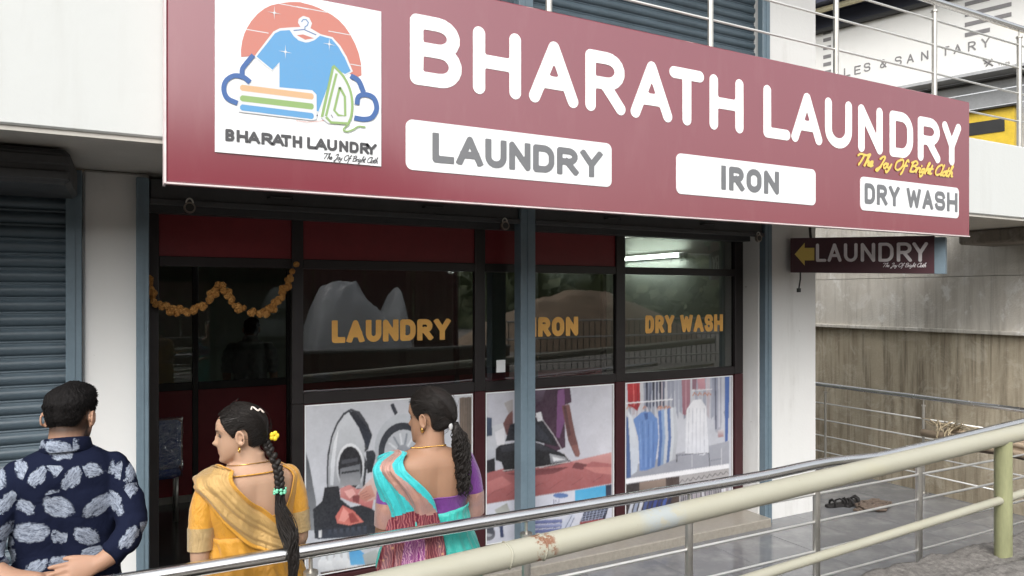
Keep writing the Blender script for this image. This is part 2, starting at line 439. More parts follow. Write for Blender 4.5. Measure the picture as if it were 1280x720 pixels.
class Photo(Print):
    """a printed photograph: the same shapes, softened and grained, on a fine grid of coloured points"""
    def __init__(s): s.items = []
    def poly(s, pts, c1, c2=None, horiz=False): s.items.append(([tuple(p) for p in pts], lin(c1), lin(c2) if c2 else lin(c1), horiz)); s.k = 0; return s
    def line(s, pts, w, c, taper=None):
        s.k = 0; return Print.line(s, pts, w, c, taper)
    def bake(s, name, parent, a, b, z0, z1, Y, seed=1, step=.8, blur=1):
        x0 = min(p[0] for it in s.items for p in it[0]); x1 = max(p[0] for it in s.items for p in it[0]); y0 = min(p[1] for it in s.items for p in it[0]); y1 = max(p[1] for it in s.items for p in it[0])
        K = 2.0; w = int((x1-x0)*K)+3; h = int((y1-y0)*K)+3; img = np.full((h, w, 3), .4)
        for pts, c1, c2, hz in s.items:
            q = np.array(pts); lo = np.floor((q.min(0)-(x0, y0))*K).astype(int); hi = np.ceil((q.max(0)-(x0, y0))*K).astype(int)
            lo = np.maximum(lo, 0); hi = np.minimum(hi, (w-1, h-1))
            if hi[0] < lo[0] or hi[1] < lo[1]: continue
            X, Y_ = np.meshgrid(np.arange(lo[0], hi[0]+1)/K+x0, np.arange(lo[1], hi[1]+1)/K+y0); ins = np.zeros(X.shape, bool)
            for i in range(len(q)):
                (ax, ay), (bx, by) = q[i], q[i-1]
                if ay == by: continue
                ins ^= ((ay > Y_) != (by > Y_)) & (X < (bx-ax)*(Y_-ay)/(by-ay)+ax)
            ax_ = 0 if hz else 1; t_ = ((X if hz else Y_)-q[:, ax_].min())/max(np.ptp(q[:, ax_]), 1e-6)
            col = np.array(c1)+t_[..., None]*(np.array(c2)-np.array(c1)); sl = img[lo[1]:hi[1]+1, lo[0]:hi[0]+1]; sl[ins] = col[ins]
        for _ in range(blur):
            for axis in (0, 1): img = (np.roll(img, 1, axis)+2*img+np.roll(img, -1, axis))/4
        rs = np.random.RandomState(seed)
        def smooth_noise(n, it):
            g = rs.randn(h//n+3, w//n+3)
            yy = np.linspace(0, g.shape[0]-1.01, h); xx = np.linspace(0, g.shape[1]-1.01, w); i = yy.astype(int); j = xx.astype(int); fy = (yy-i)[:, None]; fx = (xx-j)[None]
            fy = fy*fy*(3-2*fy); fx = fx*fx*(3-2*fx)
            return g[i][:, j]*(1-fy)*(1-fx)+g[i+1][:, j]*fy*(1-fx)+g[i][:, j+1]*(1-fy)*fx+g[i+1][:, j+1]*fy*fx
        lum = 1+.03*smooth_noise(26, 0)+.015*smooth_noise(8, 0)+.012*smooth_noise(3, 0); img = np.clip(img*lum[..., None]+.006*smooth_noise(5, 0)[..., None], .003, .95)
        d0 = Y*CS+a*SN; d1 = Y*CS+b*SN; pxa = 640+900*(a*CS-Y*SN)/d0; pxb = 640+900*(b*CS-Y*SN)/d1
        nx = int(abs(pxb-pxa)/step); nz = int((z1-z0)/((b-a)/nx)*.85)
        xs_ = np.array([P(pxa+(pxb-pxa)*i/nx, 370, Y).x for i in range(nx+1)]); zs = np.linspace(z0, z1, nz+1); X, Z = np.meshgrid(xs_, zs)
        d = Y*CS+X*SN; px = 640+900*(X*CS-Y*SN)/d; py = 370-900*(Z-CAMH)/d
        ii = np.clip(((py-y0)*K).round().astype(int), 0, h-1); jj = np.clip(((px-x0)*K).round().astype(int), 0, w-1); c = img[ii, jj].reshape(-1, 3)
        me = bpy.data.meshes.new(name); v = np.c_[X.ravel(), np.full(X.size, Y), Z.ravel()]
        I, J = np.meshgrid(np.arange(nz), np.arange(nx), indexing='ij'); k = (I*(nx+1)+J).ravel(); f = np.c_[k, k+1, k+nx+2, k+nx+1]
        me.from_pydata(v.tolist(), [], f.tolist()); me.materials.append(M['print']); at = me.color_attributes.new('Col', 'FLOAT_COLOR', 'POINT')
        at.data.foreach_set('color', np.c_[c, np.ones(len(c))].astype(np.float32).ravel()); me.update(); return link(bpy.data.objects.new(name, me), parent)
# ================================================================== the setting
YS, YF, YD, YG = 3.30, 3.41, 4.50, 4.71      # sign face, slab fascia, column face, glazing

def m_concrete_wall(name, base, dark, light, streak=1.0, blotch=0):
    m, t = newmat(name); w = t.coord(); v = t.coord((1,1,.10)); v2 = t.coord((1,1,.03))
    s1 = t.noise(v, 4.5, 8, .72, .35); s2 = t.noise(v2, 17, 5, .65); b = t.noise(w, 1.3, 7, .7); g = t.noise(w, 55, 4, .6)
    c = t.mix(b, tuple(x*.8 for x in base), tuple(x*1.12 for x in base))
    c = t.mix(t.math('MULTIPLY', t.ramp(s1, [(.47,0),(.60,1)]), .85*streak), c, dark)
    c = t.mix(t.math('MULTIPLY', t.ramp(s2, [(.53,0),(.62,1)]), .7*streak), c, tuple(x*.7 for x in dark))
    c = t.mix(t.math('MULTIPLY', t.ramp(s1, [(.28,1),(.42,0)]), .35), c, light)
    b2 = t.noise(w, .55, 6, .7, .5); c = t.mix(t.math('MULTIPLY', t.ramp(b2, [(.45,0),(.65,1)]), .45), c, tuple(x*1.6 for x in dark)); b3 = t.noise(w, 3.2, 6, .75, 1); c = t.mix(t.math('MULTIPLY', t.ramp(b3, [(.52,0),(.62,1)]), .35), c, light)
    if blotch:
        k = t.noise(t.coord((1,1,.7)), 5, 5, .65); c = t.mix(t.math('MULTIPLY', t.ramp(k, [(.58,0),(.66,1)]), blotch), c, light)
    c = t.mix(t.math('MULTIPLY', t.math('SUBTRACT', g, .4), .3), c, dark)
    t.col(c); t.rough(.9); t.bump(t.math('ADD', t.math('MULTIPLY', s1, 1.4), g), .5, .012); return m
M['wall_brown'] = m_concrete_wall('stained_brown_concrete', (.49,.43,.325), (.18,.145,.10), (.64,.59,.49), .75)
M['wall_grey'] = m_concrete_wall('weathered_grey_concrete', (.68,.65,.59), (.32,.29,.25), (.80,.79,.76), .5, .7)
M['beam'] = m_concrete_wall('raw_beam_concrete', (.25,.215,.18), (.08,.07,.06), (.42,.4,.36), .4, .3)

# tiles of the platform: dark polished stone, each slab with its own tone
m, t = newmat('dark_polished_stone'); w = t.coord()
oi = t.node('ShaderNodeObjectInfo')
n1 = t.noise(w, 2.3, 7, .7, .6); n2 = t.noise(w, 30, 4, .65); n3 = t.noise(w, 1.1, 5, .7)
c = t.mix(n1, (.10,.103,.11), (.26,.265,.275)); c = t.mix(t.math('MULTIPLY', oi.outputs['Random'], .4), c, (.15,.15,.155))
c = t.mix(t.math('MULTIPLY', t.ramp(n3, [(.45,0),(.7,1)]), .6), c, (.46,.45,.43))
c = t.mix(t.math('MULTIPLY', t.ramp(n2, [(.68,0),(.74,1)]), .5), c, (.3,.29,.27))
t.col(c); t.rough(t.ramp(n3, [(.35,.07),(.7,.30)])); t.bump(n2, .05, .003); M['tile'] = m
M['grout'] = pm('dark_grout', (.05,.047,.043), .9)
M['granite'] = pm('beige_granite', (.30,.275,.235), .35, var=.2, scale=30)
M['road'] = pm('dusty_road', (.2,.185,.165), .95, var=.3, scale=2, bump=.5, bscale=40)
M['earth'] = pm('bare_earth', (.16,.12,.085), .95, var=.35, scale=1.5, bump=.6, bscale=18)

# ground sheets
mb = MB().box(-120,120,-160,1.75,-.2,.45); o = mb.build('road', M['road']); tag(o, kind='structure')
mb = MB(); mb.add([(-400,-400,-1.7),(400,-400,-1.7),(400,400,-1.7),(-400,400,-1.7)], [(0,1,2,3)]); tag(mb.build('ground', M['earth']), kind='structure')
pf = MB().box(-6,7.05,2.42,9.9,-1.69,-.006).build('platform', M['grout']); tag(pf, kind='structure')
tile = MB().box(.0015,.5985,.0015,.5985,-.012,0, bev=.001).mesh('tile', M['tile'])
for i in range(-2, 12):
    for j in range(0, 9):
        x, y = -.15+i*.6, 2.45+j*.6
        if y > 4.3 and x < 5.3: continue
        if x+.6 > 7.06: continue
        q = bpy.data.objects.new('tile', tile); q.location = (x, y, random.uniform(-.0012, .0008)); link(q, pf)

# rough concrete kerb between the road and the platform
bm_v = []; nx, ny = 420, 44
for j in range(ny+1):
    for i in range(nx+1):
        x = .4+i/nx*9; y = 1.72+j/ny*.54
        e = .05*noise.noise(Vector((x*1.3, y*2, 1)))
        z = .66+.012*noise.fractal(Vector((x*5, y*5, 0)), 1, 2, 5)+.007*noise.noise(Vector((x*30, y*30, 3)))+.007*noise.fractal(Vector((x*60, y*60, 6)), 1, 2, 3)+e*.5
        step = .03 if (y > 1.98+.05*noise.noise(Vector((x*2, 0, 7)))) else 0
        z -= step
        if j == ny: z -= .05
        bm_v.append((x, y+.02*noise.noise(Vector((x*6, y*6, 9))), z))
fs = [(j*(nx+1)+i, j*(nx+1)+i+1, (j+1)*(nx+1)+i+1, (j+1)*(nx+1)+i) for j in range(ny) for i in range(nx)]
top = len(bm_v)
for i in range(nx+1): bm_v.append((bm_v[ny*(nx+1)+i][0], 2.28, -.05))
fs += [(ny*(nx+1)+i, ny*(nx+1)+i+1, top+i+1, top+i) for i in range(nx)]
t2 = len(bm_v)
for i in range(nx+1): bm_v.append((bm_v[i][0], 1.71, .3))
fs += [(i, i+1, t2+i+1, t2+i) for i in range(nx)]
M['rubble'] = pm('rough_cement', (.17,.16,.148), .97, var=.7, scale=32, bump=1, bscale=150)
tag(MB().add(bm_v, fs).build('kerb', M['rubble'], smooth=True), kind='structure')

# ------------------------------------------------------------------ retaining wall beyond the side railing
rw = thing('retaining_wall', (8.5,5,-1.6), 'tall stained concrete retaining wall, brown below and grey above, beyond the side railing', 'wall')
nz, nyy = 60, 90
def wall_sheet(name, X, y0, y1, z0, z1, th, mat, amp):
    v = []; f = []
    for i in range(nz+1):
        for j in range(nyy+1):
            y = y0+(y1-y0)*j/nyy; z = z0+(z1-z0)*i/nz
            bd = .012*abs(math.sin(y*math.pi/.45))**.3 if amp > 1 else 0
            v.append((X+amp*.012*noise.fractal(Vector((y*2.2, z*.5, X)), 1, 2, 4)-bd, y, z))
    for i in range(nz):
        for j in range(nyy): f.append((i*(nyy+1)+j, i*(nyy+1)+j+1, (i+1)*(nyy+1)+j+1, (i+1)*(nyy+1)+j))
    m_ = MB().add(v, f); m_.box(X+.05, X+th, y0, y1, z0, z1); return m_.build(name, mat, rw, smooth=False, fixn=False)
wall_sheet('stained_face', 8.5, 2.0, 14, -1.65, 1.535, .5, M['wall_brown'], 2)
wall_sheet('concrete_face', 8.455, 2.0, 14, 1.575, 2.182, .5, M['wall_grey'], .7)
wall_sheet('concrete_face', 8.462, 2.0, 14, 2.188, 2.608, .5, M['wall_grey'], .7)
wall_sheet('concrete_face', 8.462, 4.64, 14, 2.61, 3.0, .5, M['wall_grey'], .7)
MB().box(8.42,8.95,2.0,14,1.532,1.577, bev=.006).build('ledge', M['wall_grey'], rw)

# ------------------------------------------------------------------ the shop building
bd = thing('shop_building', (2.6,6,0), 'white two storey shop building with overhanging slab above the laundry', 'building')
MB().box(-.214,.104,YD,4.95,-.3,2.64, bev=.012).build('column', M['white'], bd)
MB().box(4.828,5.556,YD,4.95,-.3,2.64, bev=.012).build('column', M['white'], bd)
MB().box(-3.6,-3.25,YD,4.95,-.3,2.64, bev=.012).build('column', M['white'], bd)
MB().box(-.214,.104,YD,4.95,3.06,5.745, bev=.012).build('column', M['white'], bd)
MB().box(4.828,5.556,YD,4.95,3.06,5.745, bev=.012).build('column', M['white'], bd)
MB().box(-4,5.6,YD-.01,4.95,5.5,5.745, bev=.01).build('lintel', M['white'], bd)
MB().box(-4.2,5.7,3.15,10,5.75,6.1, bev=.01).build('roof_slab', M['fascia'], bd)
MB().box(-4,5.556,3.54,10,2.645,3.05).build('slab', M['soffit'], bd)
MB().box(5.556,9.3,3.54,4.6,2.645,3.05).build('slab', M['soffit'], bd)
MB().box(-4,9.3,YF,3.54,2.632,3.25, bev=.008).build('fascia', M['fascia'], bd)
MB().box(-4,9.3,3.425,3.50,2.612,2.632).build('drip_edge', M['soffit'], bd)
MB().box(7.75,8.4,3.60,4.5,2.50,2.645, bev=.02).build('beam_stub', M['beam'], bd)
# inside of the shop
M['inwall'] = pm('interior_paint', (.46,.49,.44), .7, var=.08)
M['infloor'] = pm('interior_dark_tile', (.05,.045,.04), .18, var=.3, scale=3)
MB().box(-.1,.0,4.95,9.7,0,2.64).build('interior_wall', M['inwall'], bd)
MB().box(5.2,5.3,4.95,9.7,0,2.64).build('interior_wall', M['inwall'], bd)
MB().box(0,5.2,9.6,9.7,0,2.64).build('interior_wall', M['inwall'], bd)
MB().box(0,5.2,4.73,9.6,-.1,.055).build('interior_floor', M['infloor'], bd)
MB().box(.104,4.828,4.36,4.73,-.05,.07, bev=.006).build('threshold', M['granite'], bd)
# rolled-up shutter over the shop: coil box, bottom rails, guides and the centre post
MB().box(.06,4.86,4.60,4.70,2.44,2.63).build('shutter_box', M['header'], bd)
for x0, x1 in ((.107,2.432), (2.557,4.823)):
    r = MB().box(x0,x1,4.455,4.52,2.475,2.61, bev=.006).box(x0,x1,4.43,4.46,2.467,2.50, bev=.004).build('shutter_bottom_rail', M['header'], bd)
    for k in (.3, .72):
        xx = x0+(x1-x0)*k
        MB().tube([(xx-.07,4.456,2.545),(xx-.06,4.43,2.548),(xx+.06,4.43,2.548),(xx+.07,4.456,2.545)], .008, 6).build('pull_handle', M['dark'], r)
def channel(x0, x1, y0, y1, z0, z1, name):
    c = MB().box(x0,x1,y0,y1,z0,z1, bev=.004)
    xm = (x0+x1)/2; c.box(xm-.006,xm+.006,y0-.005,y0+.002,z0+.002,z1-.002); return c.build(name, M['blueframe'], bd)
channel(.04,.103,4.43,4.498,0,2.61,'shutter_guide'); channel(4.83,4.913,4.43,4.498,0,2.61,'shutter_guide')
channel(2.435,2.553,4.43,4.53,.07,2.60,'shutter_post')
channel(-.29,-.216,4.46,4.55,0,2.63,'shutter_guide')
# shutters made of separate curved slats
prof = [(0,0),(-.006,.004),(-.015,.014),(-.0195,.028),(-.018,.042),(-.011,.053),(-.003,.059),(-.001,.063),(-.006,.066),(-.006,.072),(0,.0765)]
def slat_mesh(w):
    v = [(0,y,z) for y, z in prof]+[(w,y,z) for y, z in prof]; n = len(prof)
    f = [(i,i+1,n+i+1,n+i) for i in range(n-1)]
    v += [(0,.004,0),(w,.004,0),(0,.004,.0765),(w,.004,.0765)]
    f += [(2*n,2*n+1,2*n+3,2*n+2)]
    return MB().add(v, f).mesh('slat', M['shutter'], smooth=True)
def shutter(x0, x1, Y, z0, z1):
    root = bpy.data.objects.new('rolling_shutter', MB().box(x0,x1,Y+.006,Y+.016,z0,z1).mesh('rolling_shutter', M['dark'])); link(root, bd)
    sm = slat_mesh(x1-x0); n = int((z1-z0)/.0775)
    for i in range(n):
        q = bpy.data.objects.new('slat', sm); q.location = (x0, Y+random.uniform(-.001,.001), z0+.0775*i); link(q, root)
    return root
shutter(-3.25,-.27,4.55,.02,2.6)
hb = MB().box(-3.2,-.235,3.86,4.44,2.47,2.63, bev=.02)
for k in range(2): hb.box(-3.2,-.236,3.845,3.862,2.485+k*.07,2.53+k*.07, bev=.006)
hb.build('shutter_box', M['header'], bd)
shutter(.10,2.44,4.56,3.1,5.5); shutter(2.55,4.83,4.56,3.1,5.5)
channel(2.435,2.553,4.46,4.545,3.055,5.5,'shutter_post'); channel(4.81,4.90,4.44,4.498,3.055,5.5,'shutter_guide')

# ------------------------------------------------------------------ glazed shopfront
sf = thing('shopfront', (2.5,YG,.07), 'dark aluminium framed laundry shopfront with tinted panes and printed posters', 'shopfront')
def gx(px, Y=YG): return P(px, 370, Y).x
ZT0, ZT1, ZL0, ZL1, ZTOP = 2.135, 2.195, 1.272, 1.338, 2.50
xs = [(.104, .16), (gx(364),gx(378)), (gx(592),gx(604.5)), (gx(768),gx(779)), (gx(916),4.826)]
yb, yf = YG+.02, YG-.03
for i, (a, b) in enumerate(xs):
    z0 = .07 if i else 2.135
    if i == 0: MB().box(a,b,yf,yb,.07,ZTOP, bev=.003).build('mullion', M['alu_black'], sf); continue
    MB().box(a,b,yf,yb,ZL0+.002,ZTOP, bev=.003).build('mullion', M['alu_black'], sf)
    MB().box(a,b,yf,yb,.07,ZL0, bev=.003).build('mullion', M['alu_maroon'] if i != 1 else M['alu_black'], sf)
for i in range(4):
    a, b = xs[i][1], xs[i+1][0]
    MB().box(a+.001,b-.001,yf+.003,yb-.003,ZT0,ZT1, bev=.003).build('transom', M['alu_black'], sf)
    MB().box(a+.001,b-.001,yf+.003,yb-.003,ZTOP-.04,ZTOP, bev=.003).build('transom', M['alu_black'], sf)
    if i:
        MB().box(a+.001,b-.001,yf+.003,yb-.003,ZL0,ZL1, bev=.003).build('transom', M['alu_black'], sf)
        MB().box(a+.001,b-.001,yf+.003,yb-.003,.07,.14, bev=.003).build('transom', M['alu_maroon'], sf)
        MB().box(a+.0,b-.0,YG-.004,YG+.001,ZL1+.001,ZT0-.001).build('pane', M['glass'], sf)
    if i < 3: MB().box(a+.001,b-.001,YG-.012,YG+.006,ZT1+.001,ZTOP-.041).build('panel', M['panel_red'], sf)
    else: MB().box(a,b,YG-.004,YG+.001,ZT1+.001,ZTOP-.041).build('pane', M['glass'], sf)
# coloured lettering on the panes
def fr_pane(x, z, c): return (x, YG-.006-c, z)
def word(chars, hw, mat, parent, frame, z0, z1, roundcap=False, depth=.003, name='letter', px=None, Y=None):
    """chars: list of (letter, px left, px right)"""
    for ch, a, b in chars:
        glyph_mesh(ch, P(a,370,Y).x, P(b,370,Y).x, z0, z1, hw, frame, roundcap, depth).build(name, mat, parent)
zl0, zl1 = P(490,424,YG).z, P(490,396,YG).z
def spread(s, a, b, gap, widths):
    tot = sum(widths.get(c, 1) for c in s); out = []; k = (b-a-gap*(len(s)-1))/tot; x = a
    for c in s:
        w_ = widths.get(c, 1)*k
        if c != ' ': out.append((c, x, x+w_))
        x += w_+gap
    return out
ww = {' ': .45, 'I': .42, 'L': .86, 'A': 1.12, 'Y': 1.02, 'W': 1.4, 'S': .95}
lw = spread('LAUNDRY', 415, 563, 2.0, ww)
word(lw, .0192, M['letter_orange'], sf, fr_pane, 1.727-.075, 1.727+.073, Y=YG-.01)
word(spread('IRON', 664.5, 723, 1.8, ww), .0198, M['letter_orange'], sf, fr_pane, 1.727-.075, 1.727+.073, Y=YG-.01)
word(spread('DRY WASH', 807, 904, 1.4, ww), .018, M['letter_orange'], sf, fr_pane, 1.727-.075, 1.727+.073, Y=YG-.01)
MB().box(gx(620),gx(631),YG-.009,YG-.006,1.40,1.49).build('sticker', M['plate_white'], sf)

# posters: photographs printed on the lower panels
def poster(i, z1=1.258, z0=.15):
    a, b = xs[i][1]+.012, xs[i+1][0]-.012
    o = MB().box(a,b,YG-.012,YG+.006,z0,z1).build('poster', M['plate_white'], sf)
    MB().box(xs[i][1]+.001,a-.0005,YG-.01,YG+.006,.141,ZL0-.001).box(b+.0005,xs[i+1][0]-.001,YG-.01,YG+.006,.141,ZL0-.001).box(a,b,YG-.01,YG+.006,z1+.0005,ZL0-.001).build('panel', M['alu_maroon'], sf)
    return o, a, b, z0, z1
def zat(px, py): return P(px, py, YG-.0125)
def atp(px, py, k): 
    q = P(px, py, YG-.0125); return (q.x, YG-.0125-.00018*k, q.z)
def mk(fx, fy, s): return lambda *pts: [(fx+p[0]/s, fy+p[1]/s) for p in pts]
def rectpx(pr, a, b, z0, z1, c1, c2):
    pts = []
    for x, z in ((a,z1),(b,z1),(b,z0),(a,z0)):
        d = YG*CS+x*SN; px = 640+900*(x*CS-YG*SN)/d; py = 370-900*(z-CAMH)/d; pts.append((px, py))
    pr.poly(pts, c1, c2)
# --- poster of a washing machine being unloaded
o, a, b, z0, z1 = poster(1); pr = Photo(); q = mk(370,480,3)
rectpx(pr, a+.008, b-.008, z0+.008, z1-.008, (206,208,214), (180,184,194))
pr.poly(q((36,250),(50,300),(75,440),(80,548),(36,550)), (70,74,80), (130,133,138))
pr.poly([(574,497),(589,496),(589,606),(574,612)], (128,112,98), (96,84,74), True)
for k in range(5): pr.line([(576+k*2.8,498),(575+k*3,560),(576+k*2.8,608)], .9, (88,76,66))
pr.ell(505,563,37,46,(196,200,206),(150,154,162)); pr.ell(504,566,31,38,(40,44,52),(56,60,68)); pr.ell(505,568,25,31,(190,194,200),(160,164,172))
for k in range(9):
    an = -2.6+k*.42; pr.line([(504+9*math.cos(an),567+11*math.sin(an)),(504+21*math.cos(an),567+26*math.sin(an))], 2.4, (136,142,150) if k % 2 else (214,217,222))
pr.ell(504,568,10,12,(150,154,162),(110,114,122))
pr.poly(q((353,78),(366,72),(382,108),(370,118)), (40,44,54)); pr.poly(q((425,62),(432,60),(436,100),(430,104)), (40,44,54))
pr.poly(q((116,395),(114,330),(118,265),(132,195),(152,146),(178,108),(206,92),(240,104),(270,150),(286,192),(270,246),(254,258),(268,300),(256,395)), (60,62,68), (36,38,44))
pr.poly(q((121,392),(120,330),(124,268),(137,200),(157,152),(182,116),(206,101),(232,116),(252,170),(258,240),(256,310),(250,392)), (214,217,222), (150,154,160))
pr.poly(q((128,380),(130,300),(142,220),(160,168),(150,250),(140,380)), (238,240,244), (196,200,206))
pr.poly(q((195,101),(225,106),(262,155),(283,195),(270,240),(258,222),(236,165),(210,125)), (24,26,34), (40,46,60))
pr.poly(q((262,252),(290,248),(300,268),(286,330),(268,335)), (42,46,54), (20,22,26))
pr.ell(438,584,17.5,30,(228,230,234),(170,174,180)); pr.ell(438,585,15.2,27,(18,18,22),(40,40,46))
pr.poly(q((165,318),(240,300),(243,378),(166,384)), (104,108,114), (150,152,156)); pr.poly(q((170,330),(238,320),(238,328),(170,338)), (40,42,46))
pr.poly(q((172,286),(232,276),(232,290),(172,300)), (70,72,78))
pr.poly(q((108,388),(160,382),(168,432),(205,462),(262,450),(300,480),(330,560),(262,572),(70,580),(64,470),(98,440)), (22,24,28), (34,38,46))
pr.poly(q((78,545),(250,525),(252,572),(80,582)), (20,22,30), (52,58,72)); 
for k in range(7): pr.poly(q((120+k*22,548-k*2.5),(132+k*22,546-k*2.5),(133+k*22,572-k*2),(121+k*22,575-k*2)), (62,70,84), (40,46,58))
pr.poly(q((84,550),(96,548),(96,575),(84,577)), (210,212,216))
pr.poly(q((165,392),(200,378),(230,395),(262,388),(292,430),(286,468),(240,452),(205,442),(168,426)), (206,140,136), (176,100,98))
pr.poly(q((180,402),(214,392),(224,412),(200,430)), (228,172,166)); pr.poly(q((244,404),(270,400),(282,440),(258,446)), (150,80,80), (196,128,124))
pr.poly(q((210,420),(240,415),(236,448),(214,440)), (128,62,62))
pr.poly(q((148,497),(175,455),(215,475),(254,517),(200,530),(155,522)), (188,98,90), (206,120,108)); pr.poly(q((178,462),(205,492),(182,518),(160,512)), (224,150,140)); pr.poly(q((196,486),(214,482),(238,516),(205,522)), (150,66,62))
pr.poly(q((232,412),(258,378),(322,316),(340,322),(338,392),(302,432),(268,440)), (212,198,196), (196,160,150))
pr.poly(q((238,408),(262,384),(282,378),(296,420),(262,440),(240,430)), (204,150,136), (176,118,104))
for k in range(3): pr.line(q((240+8*k,415+6*k),(268+6*k,402+8*k)), .7, (140,86,76))
pr.poly(q((38,592),(110,585),(320,560),(640,470),(640,800),(38,900)), (196,200,206), (172,176,184))
for k in range(5):
    pr.ell(404+k*9,706+3*math.sin(k*2),7,8.5,(226,230,234),(190,194,200)); pr.poly([(401+k*9,690),(407+k*9,689),(407+k*9,700),(401+k*9,701)], (214,220,226))
pr.poly(q((197,622),(232,616),(262,640),(265,676),(205,680)), (72,150,206), (96,170,216)); pr.poly(q((214,600),(238,598),(236,622),(216,624)), (96,168,216))
pr.poly(q((250,640),(300,620),(320,660),(318,700),(262,690)), (168,176,176), (146,150,150))
pr.poly(q((92,706),(200,690),(318,668),(318,780),(100,800)), (58,46,38), (40,32,26))
for k in range(9):
    for j in range(3): pr.line(q((98+k*25,712+j*16-k*4),(120+k*25,706+j*16-k*4)), 1.6, (128,104,82) if (k+j) % 2 else (84,68,54))
pr.bake('printed_picture', o, a+.008, b-.008, z0+.008, z1-.008, YG-.0128, 1)
# --- poster of an iron
o, a, b, z0, z1 = poster(2); pr = Photo(); q = mk(600,470,3.274)
rectpx(pr, a+.008, b-.008, z0+.008, z1-.008, (200,200,210), (186,188,198))
pr.poly(q((380,45),(538,28),(538,330),(405,330)), (196,196,206), (212,212,220), True)
pr.poly(q((14,215),(100,190),(120,330),(14,360)), (208,210,216), (176,180,190)); pr.poly(q((14,165),(48,172),(50,244),(14,250)), (66,80,104), (54,66,88))
pr.poly(q((14,350),(60,335),(62,390),(14,400)), (30,28,32)); pr.poly(q((60,230),(100,210),(100,280),(70,285)), (222,222,228))
pr.poly(q((98,110),(135,95),(135,140),(120,160)), (176,170,170))
pr.poly(q((205,57),(368,42),(375,108),(344,120),(350,292),(300,312),(270,300),(240,210),(205,150)), (56,32,50), (70,40,60))
pr.poly(q((205,57),(270,52),(258,90),(240,112),(205,100)), (104,86,104), (60,44,58)); pr.poly(q((318,60),(345,50),(348,180),(325,255),(312,250)), (128,82,128), (110,70,112)); pr.poly(q((345,50),(366,46),(372,105),(346,116)), (76,42,66))
pr.poly(q((335,122),(366,115),(386,220),(410,318),(404,330),(388,326),(360,262)), (120,78,74), (104,66,62)); pr.poly(q((340,124),(352,122),(372,240),(362,250)), (86,54,54))
pr.poly(q((375,285),(400,280),(410,318),(404,332),(392,330)), (136,92,86))
pr.poly(q((94,195),(112,160),(134,140),(136,240),(108,242)), (128,86,82), (96,62,60)); pr.line(q((102,200),(132,196)), .8, (86,54,52)); pr.line(q((104,220),(132,220)), .8, (86,54,52))
pr.poly(q((14,402),(90,380),(250,376),(370,352),(538,312),(538,440),(390,466),(14,526)), (172,104,104), (150,84,84))
pr.poly(q((372,350),(538,312),(538,360),(460,350),(420,372)), (206,156,152), (186,124,122)); pr.poly(q((100,400),(250,380),(365,372),(300,400),(180,412)), (104,52,54), (132,70,72)); pr.poly(q((390,352),(440,362),(420,384),(376,376)), (112,60,62))
pr.poly(q((420,372),(538,372),(538,404),(470,396)), (190,124,120)); pr.poly(q((14,440),(90,410),(130,440),(14,490)), (188,120,118), (164,96,96))
for k in range(6): pr.line(q((20+k*88,505-k*14),(60+k*88,470-k*12),(100+k*80,462-k*12)), .8, (132,72,74))
pr.poly(q((64,298),(80,284),(200,262),(262,282),(350,322),(372,350),(300,368),(100,392),(88,352),(64,345)), (26,26,30), (14,14,16))
pr.poly(q((80,290),(200,266),(256,284),(320,312),(200,300),(90,312)), (70,72,80), (34,34,40)); pr.line(q((92,388),(250,372),(368,350)), .9, (196,190,190))
pr.poly(q((104,266),(122,200),(206,168),(252,180),(300,240),(318,290),(205,262)), (34,36,44), (20,20,26)); pr.poly(q((135,262),(150,215),(208,190),(240,205),(280,250),(290,275),(205,252)), (52,56,66), (40,42,50))
pr.poly(q((284,318),(350,332),(362,350),(290,358)), (170,172,178), (110,112,118)); pr.poly(q((296,330),(352,342),(300,350)), (214,216,220)); pr.poly(q((228,152),(250,146),(258,182),(236,186)), (228,228,232)); pr.line(q((200,140),(216,160),(246,176)), 1.4, (210,210,216))
pr.line(q((258,182),(300,240),(340,310),(366,346)), .9, (200,196,200))
pr.poly(q((14,528),(538,443),(538,760),(14,760)), (206,208,220), (190,194,208))
pr.poly(q((388,468),(514,447),(516,500),(388,560)), (70,162,208), (92,178,220)); pr.poly(q((514,447),(538,443),(538,520),(516,522)), (40,46,66))
pr.poly(q((60,548),(110,520),(125,560),(80,585)), (150,152,146), (190,192,190)); pr.ell(610,667,9,9,(60,62,74),(110,112,120)); pr.ell(611,666,5,5,(168,172,180)); pr.poly(q((14,610),(56,618),(58,650),(14,640)), (70,74,84)); pr.poly(q((78,600),(92,600),(98,660),(84,662)), (44,56,92))
pr.line(q((14,700),(130,690)), 2, (120,124,134)); pr.line(q((110,712),(135,690)), 1.2, (60,62,72))
pr.ell(700.8,619.5,9.5,3.2,(76,106,160),(100,128,176)); pr.line(q((302,505),(302,526)), .8, (70,70,120)); pr.line(q((308,526),(308,506),(322,526),(322,505)), .8, (70,70,120))
for k in range(5): pr.poly(q((214,592+k*19),(336,586+k*18),(338,598+k*18),(216,606+k*19)), (150,158,196) if k % 2 else (108,118,164), (90,100,148)); pr.line(q((214,606+k*19),(336,600+k*18)), .7, (60,66,104))
pr.poly(q((335,600),(376,560),(392,570),(350,660),(330,690)), (196,202,218), (170,178,200)); pr.line(q((340,640),(376,570)), .9, (90,100,130)); pr.line(q((352,650),(386,580)), .9, (90,100,130))
pr.poly(q((408,600),(430,545),(528,526),(520,560),(500,622),(410,632)), (30,34,58), (24,26,44))
for k in range(7): pr.line(q((424+k*15,548-k*3),(414+k*14,604-k*3)), .6, (170,180,206))
for k in range(5): pr.line(q((428-k*3,556+k*10),(524-k*5,538+k*10)), .6, (170,180,206))
